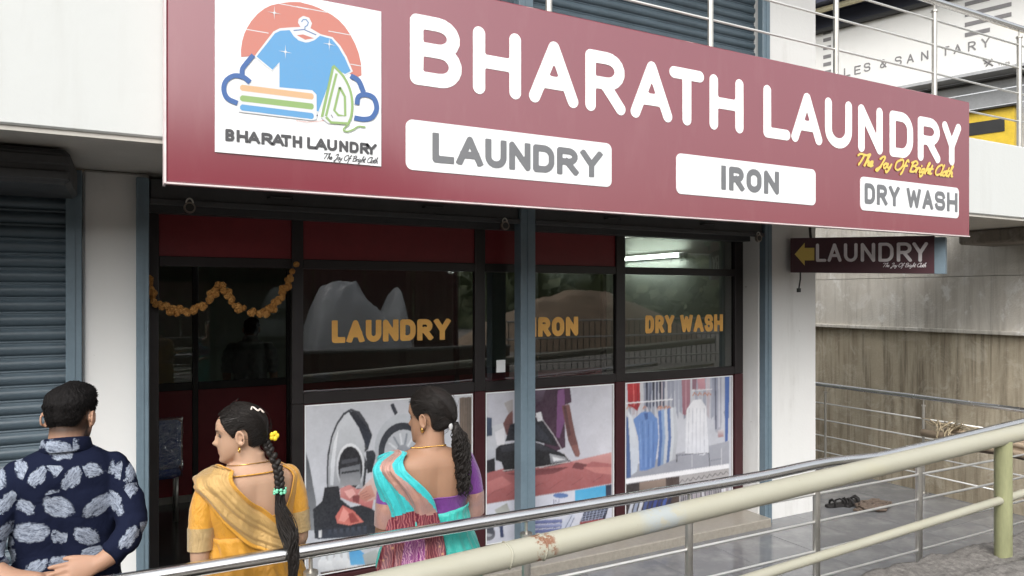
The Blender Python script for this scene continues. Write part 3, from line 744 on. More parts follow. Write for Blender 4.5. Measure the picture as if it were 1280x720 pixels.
pr.poly(q((408,598),(506,584),(502,600),(410,616)), (160,64,58), (120,40,40)); pr.poly(q((402,610),(440,600),(450,640),(410,648)), (30,34,44))
pr.bake('printed_picture', o, a+.008, b-.008, z0+.008, z1-.008, YG-.0128, 2)
# --- poster of clothes on hangers
o, a, b, z0, z1 = poster(3); pr = Photo(); q = mk(770,460,3.79)
rectpx(pr, a+.008, b-.008, z0+.008, z1-.008, (204,206,214), (196,198,208))
rnd = random.Random(3)
for k in range(26):
    x = 56+k*18.6; c = rnd.choice([(196,198,208),(176,180,196),(214,214,220),(160,164,180),(206,196,204)])
    pr.poly(q((x,62-k*1.1),(x+17,61-k*1.1),(x+15,190+rnd.random()*60),(x+3,190+rnd.random()*60)), c, tuple(int(v*.9) for v in c))
pr.poly(q((52,66),(70,64),(112,64),(116,168),(100,205),(84,190),(56,180)), (196,52,54), (150,40,46)); pr.line(q((82,68),(86,180)), 1.2, (226,120,116)); pr.line(q((104,68),(102,190)), 1, (130,30,36))
for k in range(6): pr.poly(q((140+k*16,62),(152+k*16,61),(150+k*16,188+8*(k%2)),(142+k*16,180)), [(44,50,72),(120,128,150),(38,40,52),(86,92,116),(30,32,44),(96,100,124)][k], (70,74,96))
pr.poly(q((310,52),(326,50),(352,50),(352,160),(330,225),(316,220)), (176,128,140), (150,100,114)); pr.line(q((332,55),(330,200)), 1, (206,166,174)); pr.poly(q((386,47),(422,45),(424,100),(388,105)), (212,160,168), (190,140,150)); pr.poly(q((362,50),(382,48),(380,104),(362,106)), (150,110,124))
pr.poly(q((456,42),(486,40),(494,60),(502,250),(492,318),(470,300),(458,180)), (150,154,172), (176,178,190)); pr.line(q((470,44),(474,290)), 1.6, (90,94,112)); pr.line(q((488,44),(490,280)), 1.6, (206,206,214)); pr.poly(q((480,296),(508,288),(510,326),(484,328)), (214,214,220), (170,120,120))
pr.poly(q((516,38),(538,36),(530,345),(517,350)), (78,112,180), (66,96,160)); pr.poly(q((502,40),(514,38),(514,200),(504,220)), (196,198,208))
pr.line(q((45,168),(160,158),(270,148)), 1.5, (240,240,244)); pr.line(q((360,106),(456,100)), 1.2, (236,236,240)); pr.line(q((360,104),(360,180)), .8, (220,220,226))
for x in (58,135,205,214,236,250,372,396,420,440): pr.line(q((x-8,(196 if x < 300 else 132)),(x,(180 if x < 300 else 116)),(x+10,(192 if x < 300 else 128))), 1.5, (196,132,100))
pr.poly(q((270,410),(536,345),(536,452),(42,526),(45,470)), (166,168,178), (148,150,160))
pr.poly(q((45,225),(62,240),(72,330),(70,520),(45,522)), (84,110,158), (70,94,140)); pr.poly(q((56,204),(78,236),(110,380),(100,490),(72,508),(62,300)), (222,226,232), (190,198,212))
pr.poly(q((82,244),(122,208),(165,206),(196,240),(202,330),(184,470),(146,484),(112,488),(106,332)), (112,146,202), (96,128,184))
for k in range(6): pr.line(q((110+k*14,250),(118+k*12,360),(120+k*11,470)), .8, (84,114,170) if k % 2 else (138,168,214))
pr.poly(q((132,214),(150,212),(152,240),(140,248)), (70,96,150))
for k in range(6):
    x = 200+k*14; c = [(86,120,182),(150,176,214),(214,220,228),(96,126,184),(224,228,234),(206,210,218)][k]
    pr.poly(q((x,205-k*3),(x+14,196-k*3),(x+24,330),(x+10,462-k*6),(x-4,468-k*6),(x+6,330)), c, tuple(int(v*.86) for v in c))
pr.poly(q((334,196),(366,152),(402,148),(426,182),(440,400),(412,414),(380,408),(328,404)), (238,238,242), (218,220,228))
for k in range(5): pr.line(q((346+k*18,190),(344+k*18,300),(340+k*20,402)), .8, (196,198,208))
pr.line(q((284,414),(350,408),(440,404)), .9, (90,92,100)); pr.line(q((360,410),(360,470)), .7, (230,230,234)); pr.line(q((500,380),(500,455)), .8, (210,210,216)); pr.line(q((290,414),(288,445)), 1.2, (70,72,80)); pr.line(q((440,404),(446,470)), 1.0, (80,82,90)); pr.line(q((440,440),(500,430)), .8, (110,112,120))
pr.poly(q((42,527),(536,454),(536,474),(42,550)), (236,236,240))
pr.poly(q((42,551),(536,475),(536,900),(42,900)), (52,44,42), (40,34,34))
pr.poly(q((112,542),(262,518),(262,566),(112,582)), (150,132,120), (120,104,94)); pr.poly(q((300,512),(536,476),(536,720),(300,740)), (168,164,164), (186,186,192)); pr.poly(q((236,520),(300,512),(300,720),(240,720)), (70,56,50))
for k in range(22):
    x = 306+k*10.4; pr.line(q((x,560-k*1.2+10*(k%3)),(x+8,700)), 1.7, rnd.choice([(96,92,104),(206,206,214),(150,140,150),(226,226,230),(64,60,70)]))
for k in range(9): pr.line(q((302+k*26,545-k*5),(314+k*26,528-k*5),(326+k*26,540-k*5)), .9, (52,48,52))
for k in range(16): pr.line(q((58+k*12,604-k*2),(66+k*12,592-k*2),(76+k*12,602-k*2)), .8, (200,190,180))
for k in range(9):
    x = 56+k*22; c = [(196,200,212),(150,160,184),(206,210,220),(70,88,140),(40,54,110),(52,70,140),(36,48,104),(64,88,160),(30,36,70)][k]
    pr.poly(q((x,690),(x+14,640-k*2),(x+34,624-k*2),(x+20,670),(x+10,760),(x-6,770)), c, tuple(int(v*.8) for v in c))
pr.bake('printed_picture', o, a+.008, b-.008, z0+.008, z1-.008, YG-.0128, 3)

# ------------------------------------------------------------------ inner partition seen through the open doorway
ip = thing('glazed_partition', (2.6,7.3,.055), 'dim glazed partition with burgundy lower panels inside the open doorway', 'partition')
YI = 7.3
px_m = [0.02, gx(244,YI), gx(361,YI), 3.2, 4.2, 5.17]
for x in px_m: MB().box(x-.025,x+.025,YI-.03,YI+.03,.055,2.6, bev=.003).build('mullion', M['alu_black'], ip)
for a, b in zip(px_m, px_m[1:]):
    a += .026; b -= .026
    MB().box(a,b,YI-.027,YI+.027,1.09,1.16, bev=.003).build('transom', M['alu_black'], ip)
    MB().box(a,b,YI-.027,YI+.027,2.27,2.33, bev=.003).build('transom', M['alu_black'], ip)
    MB().box(a,b,YI-.008,YI+.008,.12,1.089).build('panel', M['panel_red'], ip)
    MB().box(a,b,YI-.02,YI+.02,.056,.119).build('skirting', M['granite'], ip)
    MB().box(a,b,YI-.003,YI+.003,1.161,2.269).build('pane', M['glass_in'], ip)
    MB().box(a,b,YI-.008,YI+.008,2.331,2.6).build('panel', M['panel_red'], ip)
# tube light on the right-hand inner wall
M['tube'] = bpy.data.materials.new('lit_tube'); M['tube'].use_nodes = True
b_ = M['tube'].node_tree.nodes['Principled BSDF']; b_.inputs['Emission Color'].default_value = (.93,1,.97,1); b_.inputs['Emission Strength'].default_value = 32
tl = thing('tube_light', (5.19,6.35,2.39), 'lit fluorescent tube high on the wall behind the upper right pane', 'tube light')
MB().box(5.15,5.2,5.82,6.92,2.37,2.425, bev=.005).build('batten', M['plate_white'], tl)
MB().tube([(5.125,5.86,2.392),(5.125,6.88,2.392)], .017, 10).build('tube', M['tube'], tl, smooth=True)
for y in (5.845,6.895): MB().box(5.105,5.149,y-.012,y+.012,2.37,2.415, bev=.003).build('tube_holder', M['plate_white'], tl)
# chair still wrapped in plastic film
M['bluefab'] = pm('blue_upholstery', (.045,.075,.27), .6); 
m, t = newmat('plastic_film'); n_ = t.noise(t.coord(), 14, 4, .6, 1.5); t.n.remove(t.b)
tr = t.node('ShaderNodeBsdfTransparent'); gl = t.node('ShaderNodeBsdfGlossy'); gl.inputs['Roughness'].default_value = .12; mx = t.node('ShaderNodeMixShader'); mx.inputs[0].default_value = .3
bp = t.node('ShaderNodeBump'); bp.inputs['Strength'].default_value = 1; bp.inputs['Distance'].default_value = .03; t.l.new(n_, bp.inputs['Height']); t.l.new(bp.outputs[0], gl.inputs['Normal'])
t.l.new(tr.outputs[0], mx.inputs[1]); t.l.new(gl.outputs[0], mx.inputs[2]); t.l.new(mx.outputs[0], t.n['Material Output'].inputs[0]); M['film'] = m
chx, chy = gx(192,6.9), 6.9
ch = thing('wrapped_chair', (chx,chy,.055), 'blue chair still wrapped in clear plastic just inside the doorway', 'chair')
MB().box(chx-.2,chx+.2,chy-.22,chy+.2,.42,.50, bev=.03).build('seat', M['bluefab'], ch)
MB().box(chx-.2,chx+.2,chy-.26,chy-.2,.52,.92, bev=.025).build('backrest', M['bluefab'], ch)
for sx in (-.17,.17):
    for sy in (-.2,.17): MB().tube([(chx+sx,chy+sy,.055),(chx+sx,chy+sy,.43)], .013, 8).build('leg', M['steel_matt'], ch, smooth=True)
fv = MB()
for z, g in ((.40,.01),(.5,.02),(.7,.015),(.9,.02),(.95,.0)):
    pass
rs = []
for i in range(15):
    z = .44+.5*i/14; rr = []
    for j in range(40):
        an = 2*math.pi*j/40; cx, sy_ = math.cos(an), math.sin(an)
        k = 1/max(abs(cx), abs(sy_)); d = .035 if z > .5 else .2
        wob = .012*noise.noise(Vector((cx*3, sy_*3, z*14)))
        rr.append((chx+cx*k*(.212+wob), chy+(-.23 if z > .5 else -.02)+sy_*k*(d+.012+wob), z))
    rs.append(rr)
fv.rings(rs).build('plastic_wrap', M['film'], ch, smooth=True)
# ================================================================== main signboard
sb = thing('signboard', (3,YS,2.43), 'long maroon signboard with white rounded lettering and round edged white plates above the shop', 'sign')
SX0, SX1 = P(208,228,YS).x, P(1212,296,YS).x
SZ0, SZ1 = 2.432, 3.484
MB().box(SX0,SX1,YS,YF-.004,SZ0,SZ1, bev=.006).build('board', M['flex'], sb)
e = MB().box(SX0-.010,SX0-.0005,YS-.003,YF-.01,SZ0-.006,SZ1+.004).box(SX0,SX1,YS-.004,YS+.03,SZ0-.007,SZ0-.0005)
e.build('edge_trim', M['edge_white'], sb)
MB().box(P(431,0,YS).x-.0012,P(431,0,YS).x+.0012,YS-.0008,YS-.0001,SZ0+.002,SZ1-.002).build('sheet_seam', M['flex'], sb)
def fr_sign(x, z, c): return (x, YS-.0016-c, z)
big = [('B',512.3,577),('H',591,651),('A',661,722.6),('R',731.5,781.6),('A',788,840),('T',836.5,879.6),('H',886.7,929),
       ('L',954,987.5),('A',989,1027.5),('U',1031,1064.6),('N',1072.5,1103),('D',1111.7,1141),('R',1147,1175),('Y',1177.5,1201)]
bz0 = [P(512,104.5,YS).z, P(1190,207,YS).z]; bz1 = [P(514,16,YS).z, P(1180,151.5,YS).z]
for i, (chh, a, b) in enumerate(big):
    k = i/(len(big)-1)
    glyph_mesh(chh, P(a,200,YS).x, P(b,200,YS).x, bz0[0]+(bz0[1]-bz0[0])*k, bz1[0]+(bz1[1]-bz1[0])*k, .0342, fr_sign, True, .0015).build('letter', M['letter_white'], sb)
def rrect(x0, x1, z0, z1, r):
    return arc(x1-r,z1-r,r,r,0,90,6)+arc(x0+r,z1-r,r,r,90,180,6)+arc(x0+r,z0+r,r,r,180,270,6)+arc(x1-r,z0+r,r,r,270,360,6)
def plate(a, ya, yb_, b, yc, yd, text, ta, tb, tz, hw, widths, gap):
    x0, x1 = P(a,0,YS).x, P(b,0,YS).x
    zt = (P(a,ya,YS).z+P(b,yc,YS).z)/2; zb = (P(a,yb_,YS).z+P(b,yd,YS).z)/2
    vs, fs = fill([rrect(x0, x1, zb, zt, .035)], .004)
    o = MB().add([fr_sign(*v) for v in vs], fs).build('plate', M['plate_white'], sb)
    h = zt-zb
    for chh, p, q_ in spread(text, ta, tb, gap, widths):
        glyph_mesh(chh, P(p,0,YS).x, P(q_,0,YS).x, zb+h*tz[0], zb+h*tz[1], hw, lambda x, z, c: (x, YS-.0052-c, z), False, .001).build('letter', M['letter_grey'], o)
plate(507,148.5,212,764,180,234,'LAUNDRY',540,752,(.19,.79),.0175,{'L':1.02,'A':1.22},3.2)
plate(845,191.5,243,1019,212,256,'IRON',900,973,(.2,.82),.019,{'I':.4},3)
plate(1075,219.5,262,1198,236,273.5,'DRY WASH',1080,1196,(.2,.82),.0165,{' ':.35,'W':1.35,'I':.4},2.2)
script_mesh('The Joy Of Bright Cloth', P(1069,0,YS).x, P(1192,0,YS).x-.03, P(1125,211,YS).z-.012, .082, .0075, lambda x, z, c: (x, YS-.005-c, z)).build('tagline', M['letter_yellow'], sb)
# logo panel: printed emblem
lx0, lx1 = P(268.5,0,YS).x, P(476,0,YS).x
lz0 = P(268,190,YS).z; lz1 = P(476,15,YS).z
lp = MB().box(lx0,lx1,YS-.006,YS-.001,lz0,lz1).build('logo_panel', M['plate_white'], sb)
def atl(px, py, k): 
    v = P(px, py, YS); return (v.x, YS-.0068-.00012*k, v.z)
lg = Print(atl)
CORAL, BLUE, NAVY, GRN, PEACH, WHT = (224,140,124), (104,176,232), (66,112,180), (160,196,120), (240,196,150), (244,247,250)
q1 = mk(265,0,6.54); q2 = mk(370,0,6.545); q3 = mk(265,80,5.536)
disc = q1((236,470),(234,410),(245,340),(262,280),(285,230),(320,175),(370,118),(425,75),(480,48),(560,30),(640,20),(720,22))+q2((60,30),(130,48),(190,72),(240,98),(290,125),(350,170),(400,225),(440,285),(480,360),(510,440),(530,530),(533,620),(480,640),(380,560),(250,480))+[(388,60),(360,75),(320,70)]
lg.poly(disc, CORAL)
for p_ in (q1((275,243),(460,275)), q1((540,32),(785,80)), q2((0,58),(250,105)), q2((262,258),(440,290)), q2((440,528),(535,545))): lg.line(p_, 1.0, WHT)
# white halo, then the shirt
shirt = q1((362,466),(470,330),(505,280),(555,256),(632,250))+q1((660,292),(700,330),(760,352))+q2((95,352),(150,335),(190,296))+q2((290,325),(345,385),(395,470),(442,585),(395,608),(310,560),(262,720))
shirt = q1((362,466),(470,330),(512,276),(555,256),(632,250),(665,300),(705,335),(760,352))+q2((100,350),(150,332),(192,296),(288,322),(345,390),(395,475),(444,585),(398,610),(330,575))+q3((845,30),(735,330))+[(398,140),(349.5,125)]+q1((549,720),(549,512),(492,574))
halo = q1((340,470),(455,320),(500,262),(550,236),(650,228),(720,225),(700,190),(705,160),(735,138))+q2((60,135),(105,150),(128,195),(115,235),(200,285),(295,308),(360,380),(410,465),(462,588),(395,630))+q3((730,350))+[(345,140),(346,82),(340,90)]
lg.poly(halo, WHT); lg.poly(shirt, BLUE)
lg.poly(q1((690,292),(740,286))+q2((60,288),(145,318),(90,326))+q1((760,330)), CORAL)
lg.line(q1((664,254),(750,246))+q2((70,250),(162,290)), 1.1, NAVY)
lg.line(q2((70,245),(70,225),(90,212),(98,190),(80,165),(55,165),(42,185)), 1.3, (96,150,206))
for cx, cy, s_ in ((342.5,16.8,1.0),(356.3,65.5,1.0),(411,56,.9)):
    lg.poly([(cx-9*s_,cy-1.5),(cx,cy-.6),(cx+9*s_,cy+1.8),(cx,cy+.6)], WHT); lg.poly([(cx-.6,cy),(cx,cy-9*s_),(cx+.6,cy),(cx,cy+9*s_)], WHT); lg.ell(cx,cy,1.6,1.6,WHT,n=10)
# clouds
lg.line([tuple(p) for p in catmull(q3((262,130),(215,95),(150,85),(95,120),(80,180),(105,240),(175,275)), 6)], 6.2, NAVY)
lg.line([tuple(p) for p in catmull(q3((207,85),(208,40),(235,0))+q1((335,455)), 5)], 6.2, NAVY)
lg.line([tuple(p) for p in catmull(q3((955,85),(1010,120),(1045,200)), 5)], 6.2, NAVY)
lg.line([tuple(p) for p in catmull(q3((1000,285),(1010,230),(1060,215),(1115,240),(1135,310),(1105,370),(1050,385),(980,375)), 6)], 6.2, NAVY)
# folded stack
lg.poly(q3((178,140),(690,185),(720,215),(722,385),(690,395),(180,335)), WHT)
for y0_, c in ((0,PEACH),(1,GRN),(2,BLUE)):
    yy = (147,220,283)[y0_]; y2 = (208,277,343)[y0_]; hh = 42
    lg.poly(q3((205,yy),(690,y2),(700,y2+12),(700,y2+30),(690,y2+hh),(205,yy+hh),(192,yy+30),(192,yy+12)), c)
# iron
iron = [tuple(p) for p in catmull(q3((835,15),(905,90),(950,180),(966,270),(960,360),(935,425)), 5)]
lg.poly(iron+q3((800,415),(745,370),(775,250)), WHT)
lg.line(iron, 3.0, GRN); lg.line(q3((835,20),(795,200),(757,370)), 3.4, GRN); lg.line(q3((858,70),(815,240),(785,365)), 3.0, GRN)
lg.line(q3((785,370),(820,408),(940,415)), 3.0, GRN); lg.line(q3((858,70),(900,130),(930,220),(935,330)), 0.01, GRN)
lg.line(q3((880,165),(915,230),(918,362),(870,358),(842,325),(880,165)), 3.0, GRN)
lg.line([tuple(p) for p in catmull(q3((940,420),(905,455),(930,470),(975,455),(1010,435),(1058,440)), 5)], 2.0, GRN)
lg.line(q3((575,396),(660,405),(770,395)), .6, CORAL); lg.line(q3((820,355),(832,375)), .8, (60,60,80)); lg.ell(396,145,1,.8,(90,90,110),n=8)
lg.build('emblem', lp)
xa, xb = P(282,0,YS).x, P(469,0,YS).x
lb = [('B',282,292),('H',296,309),('A',310,324),('R',327,340),('A',340,354),('T',351.5,363),('H',366,376.5),('L',384,393.5),('A',394,407.5),('U',409,420),('N',424,434),('D',437,447),('R',450,460),('Y',457.5,469.5)]
z_l = P(300,163,YS).z
for chh, a, b in lb:
    glyph_mesh(chh, P(a-.7,0,YS).x, P(b+.7,0,YS).x, P(287,176.8,YS).z, P(287,161.8,YS).z, .0064, lambda x, z, c: (x, YS-.0085-c, z), False, .001).build('letter', M['letter_dark'], lp)
script_mesh('The Joy Of Bright Cloth', P(403,0,YS).x, P(473,0,YS).x-.008, P(438,199,YS).z-.010, .027, .0016, lambda x, z, c: (x, YS-.0075-c, z), .001).build('tagline', M['letter_dark'], lp)

# ================================================================== small projecting sign
psA = Vector((0,0,0)); p_l = PD(988,297,6.35); p_r = PD(1168,295,5.72)
ps = thing('projecting_sign', (p_l.x,p_l.y,p_l.z-.3), 'small dark maroon arrow sign reading LAUNDRY hung under the big board', 'sign')
ax = (Vector((p_r.x-p_l.x, p_r.y-p_l.y, 0))); Lp = ax.length; ax.normalize(); nn = Vector((ax.y, -ax.x, 0))
if nn.dot(Vector((-p_l.x,-p_l.y,0))) < 0: nn = -nn
zt, zb_ = p_l.z-.005, PD(989,340.5,6.35).z
tilt = (PD(1168,342,5.72).z-zb_)/Lp
def fr_ps(x, z, c): 
    v = p_l+ax*x+nn*(.002+c); return (v.x, v.y, z+tilt*x)
def psbox(mb_, x0, x1, n0, n1, z0, z1):
    vs = []
    for n_ in (n0, n1):
        for x, z in ((x0,z0),(x1,z0),(x1,z1),(x0,z1)):
            v = p_l+ax*x+nn*n_; vs.append((v.x, v.y, z+tilt*x))
    return mb_.add(vs, [(0,1,2,3),(7,6,5,4),(0,4,5,1),(1,5,6,2),(2,6,7,3),(3,7,4,0)])
psbox(MB(), 0, Lp, -.10, 0, zb_, zt).build('box', M['flex_dark'], ps)
psbox(MB(), Lp+.0005, Lp+.075, -.16, .001, zb_, zt-.012).build('end_plate', M['blueframe'], ps)
H_ = zt-zb_
def pu(px): return Lp*((px-988)/180)*( (6.35)/(6.35+(5.72-6.35)*0) ) if False else Lp*(lambda s_: s_*5.72**0)( ((px-988)/180.) )
def psx(px):   # perspective-correct position along the sign
    a_, b_, _ = ray(px, 0); d0 = p_l; 
    det = ax.x*b_-ax.y*a_; return -(d0.x*b_-d0.y*a_)/det
for chh, a, b in (('L',1020,1033),('A',1034.5,1052),('U',1055,1072),('N',1076,1094),('D',1098,1117),('R',1121,1140),('Y',1140.5,1160)):
    glyph_mesh(chh, psx(a), psx(b), zb_+H_*.31, zb_+H_*.83, .0125, fr_ps, True, .004).build('letter', M['letter_silver'], ps)
x0, x1, xm = psx(993.5), psx(1018), psx(1006); zc = zb_+H_*.53
MB().add([fr_ps(x0,zc,.002),fr_ps(xm,zc-H_*.33,.002),fr_ps(xm,zc-H_*.18,.002),fr_ps(x1,zc-H_*.18,.002),fr_ps(x1,zc+H_*.18,.002),fr_ps(xm,zc+H_*.18,.002),fr_ps(xm,zc+H_*.33,.002)], [(0,1,2,3,4,5,6)]).build('arrow', M['letter_yellow'], ps)
script_mesh('The Joy Of Bright Cloth', psx(1103), psx(1157), zb_+H_*.17, .033, .002, fr_ps, .001).build('tagline', M['letter_silver'], ps)
v = p_l+ax*psx(1004)
MB().tube([(v.x,v.y+.03,zb_+.02),(v.x,v.y+.03,zb_-.06),(v.x-.02,v.y+.03,zb_-.15)], .007, 6).box(v.x-.035,v.x-.005,v.y+.02,v.y+.04,zb_-.175,zb_-.14).build('hook', M['dark'], ps)
MB().tube([(v.x+.1,v.y-.0,zt-.02),(v.x+.1,v.y+.02,2.63)], .012, 6).tube([(p_r.x-.1,p_r.y+.07,zt-.02),(p_r.x-.1,p_r.y+.07,2.63)], .012, 6).build('hanger', M['dark'], ps)

# ================================================================== railings
def railing(name, label, p0, p1, posts, zbase, ztop, rods, hand=.026, pr_=.019, rodr=.0075, mat='steel', wob=0, over=.0):
    """straight steel railing from p0 to p1 (x, y); posts: distances along it"""
    a = Vector((*p0, 0)); b = Vector((*p1, 0)); d = (b-a); L = d.length; d.normalize()
    t_ = thing(name, (a.x, a.y, zbase), label, 'railing', 'steel railings of the building')
    pts = []; n = 60
    for i in range(n+1):
        s_ = L*i/n; p = a+d*s_; z = ztop
        if wob: z += wob(s_)
        pts.append((p.x, p.y, z))
    MB().tube(pts, hand, 16).build('handrail', M['steel'], t_, smooth=True)
    for s_ in posts:
        p = a+d*s_; zt_ = ztop-.085
        MB().tube([(p.x,p.y,zbase),(p.x,p.y,zt_)], pr_, 12).build('post', M[mat], t_, smooth=False)
        autosmooth(t_.children[-1] if False else bpy.data.objects[-1]) if False else None
        MB().tube([(p.x,p.y,zt_-.002),(p.x,p.y,zt_+.012)], pr_+.007, 14).tube([(p.x,p.y,zt_+.011),(p.x,p.y,ztop-.015)], .007, 8).build('post_cap', M[mat], t_)
        MB().tube([(p.x,p.y,zbase),(p.x,p.y,zbase+.008)], pr_+.03, 14).build('base_flange', M[mat], t_)
    for z in rods:
        q0 = a; q1_ = b
        MB().tube([(q0.x,q0.y,z),(q1_.x,q1_.y,z)], rodr, 8).build('rod', M['rod'], t_, smooth=True)
    return t_
YR = 2.6
px0 = .221*YR
fx0 = px0-.338*YR*3
bulge = lambda s_: .018*math.exp(-((s_+fx0-P(1030,0,YR).x)/.35)**2)+(max(0, s_+fx0-P(1095,0,YR).x)*.05)
railing('steel_railing', 'polished steel handrail with thin rods running in front of the people', (fx0,YR), (5.6,YR), [.338*YR*k for k in range(0, 9) if fx0+.338*YR*k < 5.6], 0, 1.053,
        [.914,.767,.612,.471,.325,.18], mat='steel_matt', wob=bulge)
railing('steel_railing', 'slim steel railing closing the right side of the platform before the stained wall', (6.98,7.6), (6.98,3.0), [7.6-5.53-1.14,7.6-5.53,7.6-4.39,7.6-3.25], 0, .95,
        [.74,.55,.37,.19], hand=.024, pr_=.014, mat='steel_matt')
bp_ = [P(x,0,3.48).x for x in (686,888,1045,1168,1274)]
railing('steel_railing', 'bright steel balcony railing standing on the white slab above the sign', (-1.0,3.48), (9.2,3.48), [b_+1.0 for b_ in bp_]+[bp_[0]-1.15+1.0,bp_[4]+1.25+1.0], 3.25, 4.31,
        [3.50,3.74,3.98,4.14][:0]+[3.49,3.735,3.96,4.19-.03], hand=.027, pr_=.0195, rodr=.008, mat='steel_matt')

# painted ramp barrier of thick pipes
m, t = newmat('pale_green_pipe_paint'); w = t.coord(); n1 = t.noise(t.coord((1,1,1)), 3, 6, .65); n2 = t.noise(w, 26, 6, .7); n3 = t.noise(t.coord((.35,1,1)), 9, 4, .6)
c = t.mix(n1, (.33,.322,.25), (.41,.40,.33)); c = t.mix(t.math('MULTIPLY', t.ramp(n3, [(.5,0),(.75,1)]), .45), c, (.40,.38,.26))
sep = t.node('ShaderNodeSeparateXYZ'); t.l.new(w, sep.inputs[0])
def band(x0, wd): return t.ramp(t.math('ABSOLUTE', t.math('SUBTRACT', sep.outputs[0], x0)), [(wd*.55,1),(wd,0)])
XB1, XB2 = P(822,0,2.09).x, P(676,0,2.09).x
c = t.mix(t.math('MULTIPLY', band(XB1,.11), t.ramp(n2, [(.38,0),(.5,1)])), c, (.34,.37,.37))
c = t.mix(t.math('MULTIPLY', band(XB2,.05), t.ramp(n2, [(.5,0),(.56,1)])), c, (.22,.10,.055))
c = t.mix(t.math('MULTIPLY', t.ramp(n2, [(.66,0),(.72,1)]), .5), c, (.25,.2,.13))
t.col(c); t.rough(.42); t.bump(t.math('ADD', n2, t.math('MULTIPLY', n1, 2)), .12, .006); M['pipe'] = m
m2 = pm('olive_green_post_paint', (.29,.30,.165), .5, var=.2, scale=5, stretch=(3,3,.6), bump=.1); M['pipepost'] = m2
YP = 2.09
pc = P(1254,546,YP); pl = P(1254,624,YP); SL = .0418
pb = thing('pipe_barrier', (pc.x,YP,.66), 'thick pale green painted pipe rail with a single green post on rough concrete', 'railing')
MB().tube([(pc.x+s_, YP, pc.z+SL*s_) for s_ in (-5,-4,-3,-2,-1,0,1,2,3)], .0425, 24).build('pipe', M['pipe'], pb, smooth=True)
MB().tube([(pl.x+s_, YP-.002, pl.z+SL*s_) for s_ in (-5,-4,-3,-2,-1,0,1,2,3)], .0205, 16).build('pipe', M['pipe'], pb, smooth=True)
for k_ in (XB2, pc.x-2.9, pc.x+.9):
    zz = pc.z+SL*(k_-pc.x)
    MB().tube([(k_+.004*math.sin(a_*3)-SL*.047*math.sin(a_), YP+.043*math.cos(a_), zz+.043*math.sin(a_)) for a_ in [2*math.pi*i/30 for i in range(31)]], .0035, 6).build('weld_bead', M['pipe'], pb, smooth=True)
MB().tube([(pc.x,YP,.55),(pc.x,YP,pc.z-.02)], .041, 24, cap=False).build('post', M['pipepost'], pb, smooth=True)

# ================================================================== garland, padlocks, small things
m, t = newmat('marigold_petals'); oi = t.node('ShaderNodeObjectInfo'); n1 = t.noise(t.coord(), 60, 3, .6)
c = t.mix(oi.outputs['Random'], (.33,.155,.035), (.45,.24,.07)); c = t.mix(t.math('MULTIPLY', n1, .6), c, (.30,.11,.01)); t.col(c); t.rough(.8); M['marigold'] = m
bm = bmesh.new(); bmesh.ops.create_icosphere(bm, subdivisions=3, radius=1)
for v in bm.verts:
    v.co *= .92+.34*abs(noise.noise(v.co*5))+.13*random.uniform(-1, 1)
    v.co.y *= .8
fm = bpy.data.meshes.new('flower'); bm.to_mesh(fm); bm.free(); fm.materials.append(M['marigold'])
ga = thing('marigold_garland', P(270,360,4.62), 'drooping garland of orange marigolds strung across the doorway', 'garland')
path = [(184,347),(187,362),(196,378),(212,387),(234,389),(254,381),(266,366),(273,354),(284,367),(297,383),(318,391),(337,387),(350,372),(360,350),(365,337),(370,326)]
pts3 = [P(a,b,4.63) for a, b in path]; pts3 = [Vector(p) for p in catmull([tuple(p) for p in pts3], 8)]
MB().tube(pts3, .003, 5).build('string', M['dark'], ga)
L = [0]
for a, b in zip(pts3, pts3[1:]): L.append(L[-1]+(b-a).length)
s_ = 0; k = 0
while s_ < L[-1]:
    i = max(j for j in range(len(L)) if L[j] <= s_); i = min(i, len(pts3)-2)
    p = pts3[i].lerp(pts3[i+1], (s_-L[i])/max(L[i+1]-L[i], 1e-6))
    thin = s_ > L[-1]-.12
    for rep in range(1 if thin else 2):
        f = bpy.data.objects.new('flower', fm); r_ = random.uniform(.015,.024)*(.85 if thin else 1)
        f.location = p+Vector((random.uniform(-.012,.012), random.uniform(-.02,.008), random.uniform(-.016,.016))); f.scale = (r_,)*3
        f.rotation_euler = (random.uniform(-.5,.5), random.uniform(0,6), random.uniform(-.5,.5)); link(f, ga)
    s_ += random.uniform(.024,.031) if not thin else .045
M['brass'] = pm('tarnished_lock_metal', (.32,.29,.25), .35, metal=1, var=.2)
def padlock(px, py, label):
    p = P(px, py, 4.40)
    t_ = thing('padlock', p, label, 'padlock', 'padlocks under the rolled up shutters')
    MB().tube([(p.x,p.y-.012,p.z-.012),(p.x,p.y+.012,p.z-.012)], .031, 20).build('body', M['brass'], t_)
    MB().tube([(p.x,p.y-.014,p.z-.012),(p.x,p.y-.012,p.z-.012)], .022, 18).build('face', M['dark'], t_)
    MB().tube([(p.x+.018*math.cos(a), p.y, p.z+.014+.026*math.sin(a)) for a in [math.pi*i/10 for i in range(11)]], .0045, 8).build('shackle', M['steel_matt'], t_, smooth=True)
padlock(237,257,'round padlock hanging above the marigold garland'); padlock(631,280,'round padlock beside the top of the blue centre post'); padlock(948,296,'round padlock at the right end of the shutter rail')

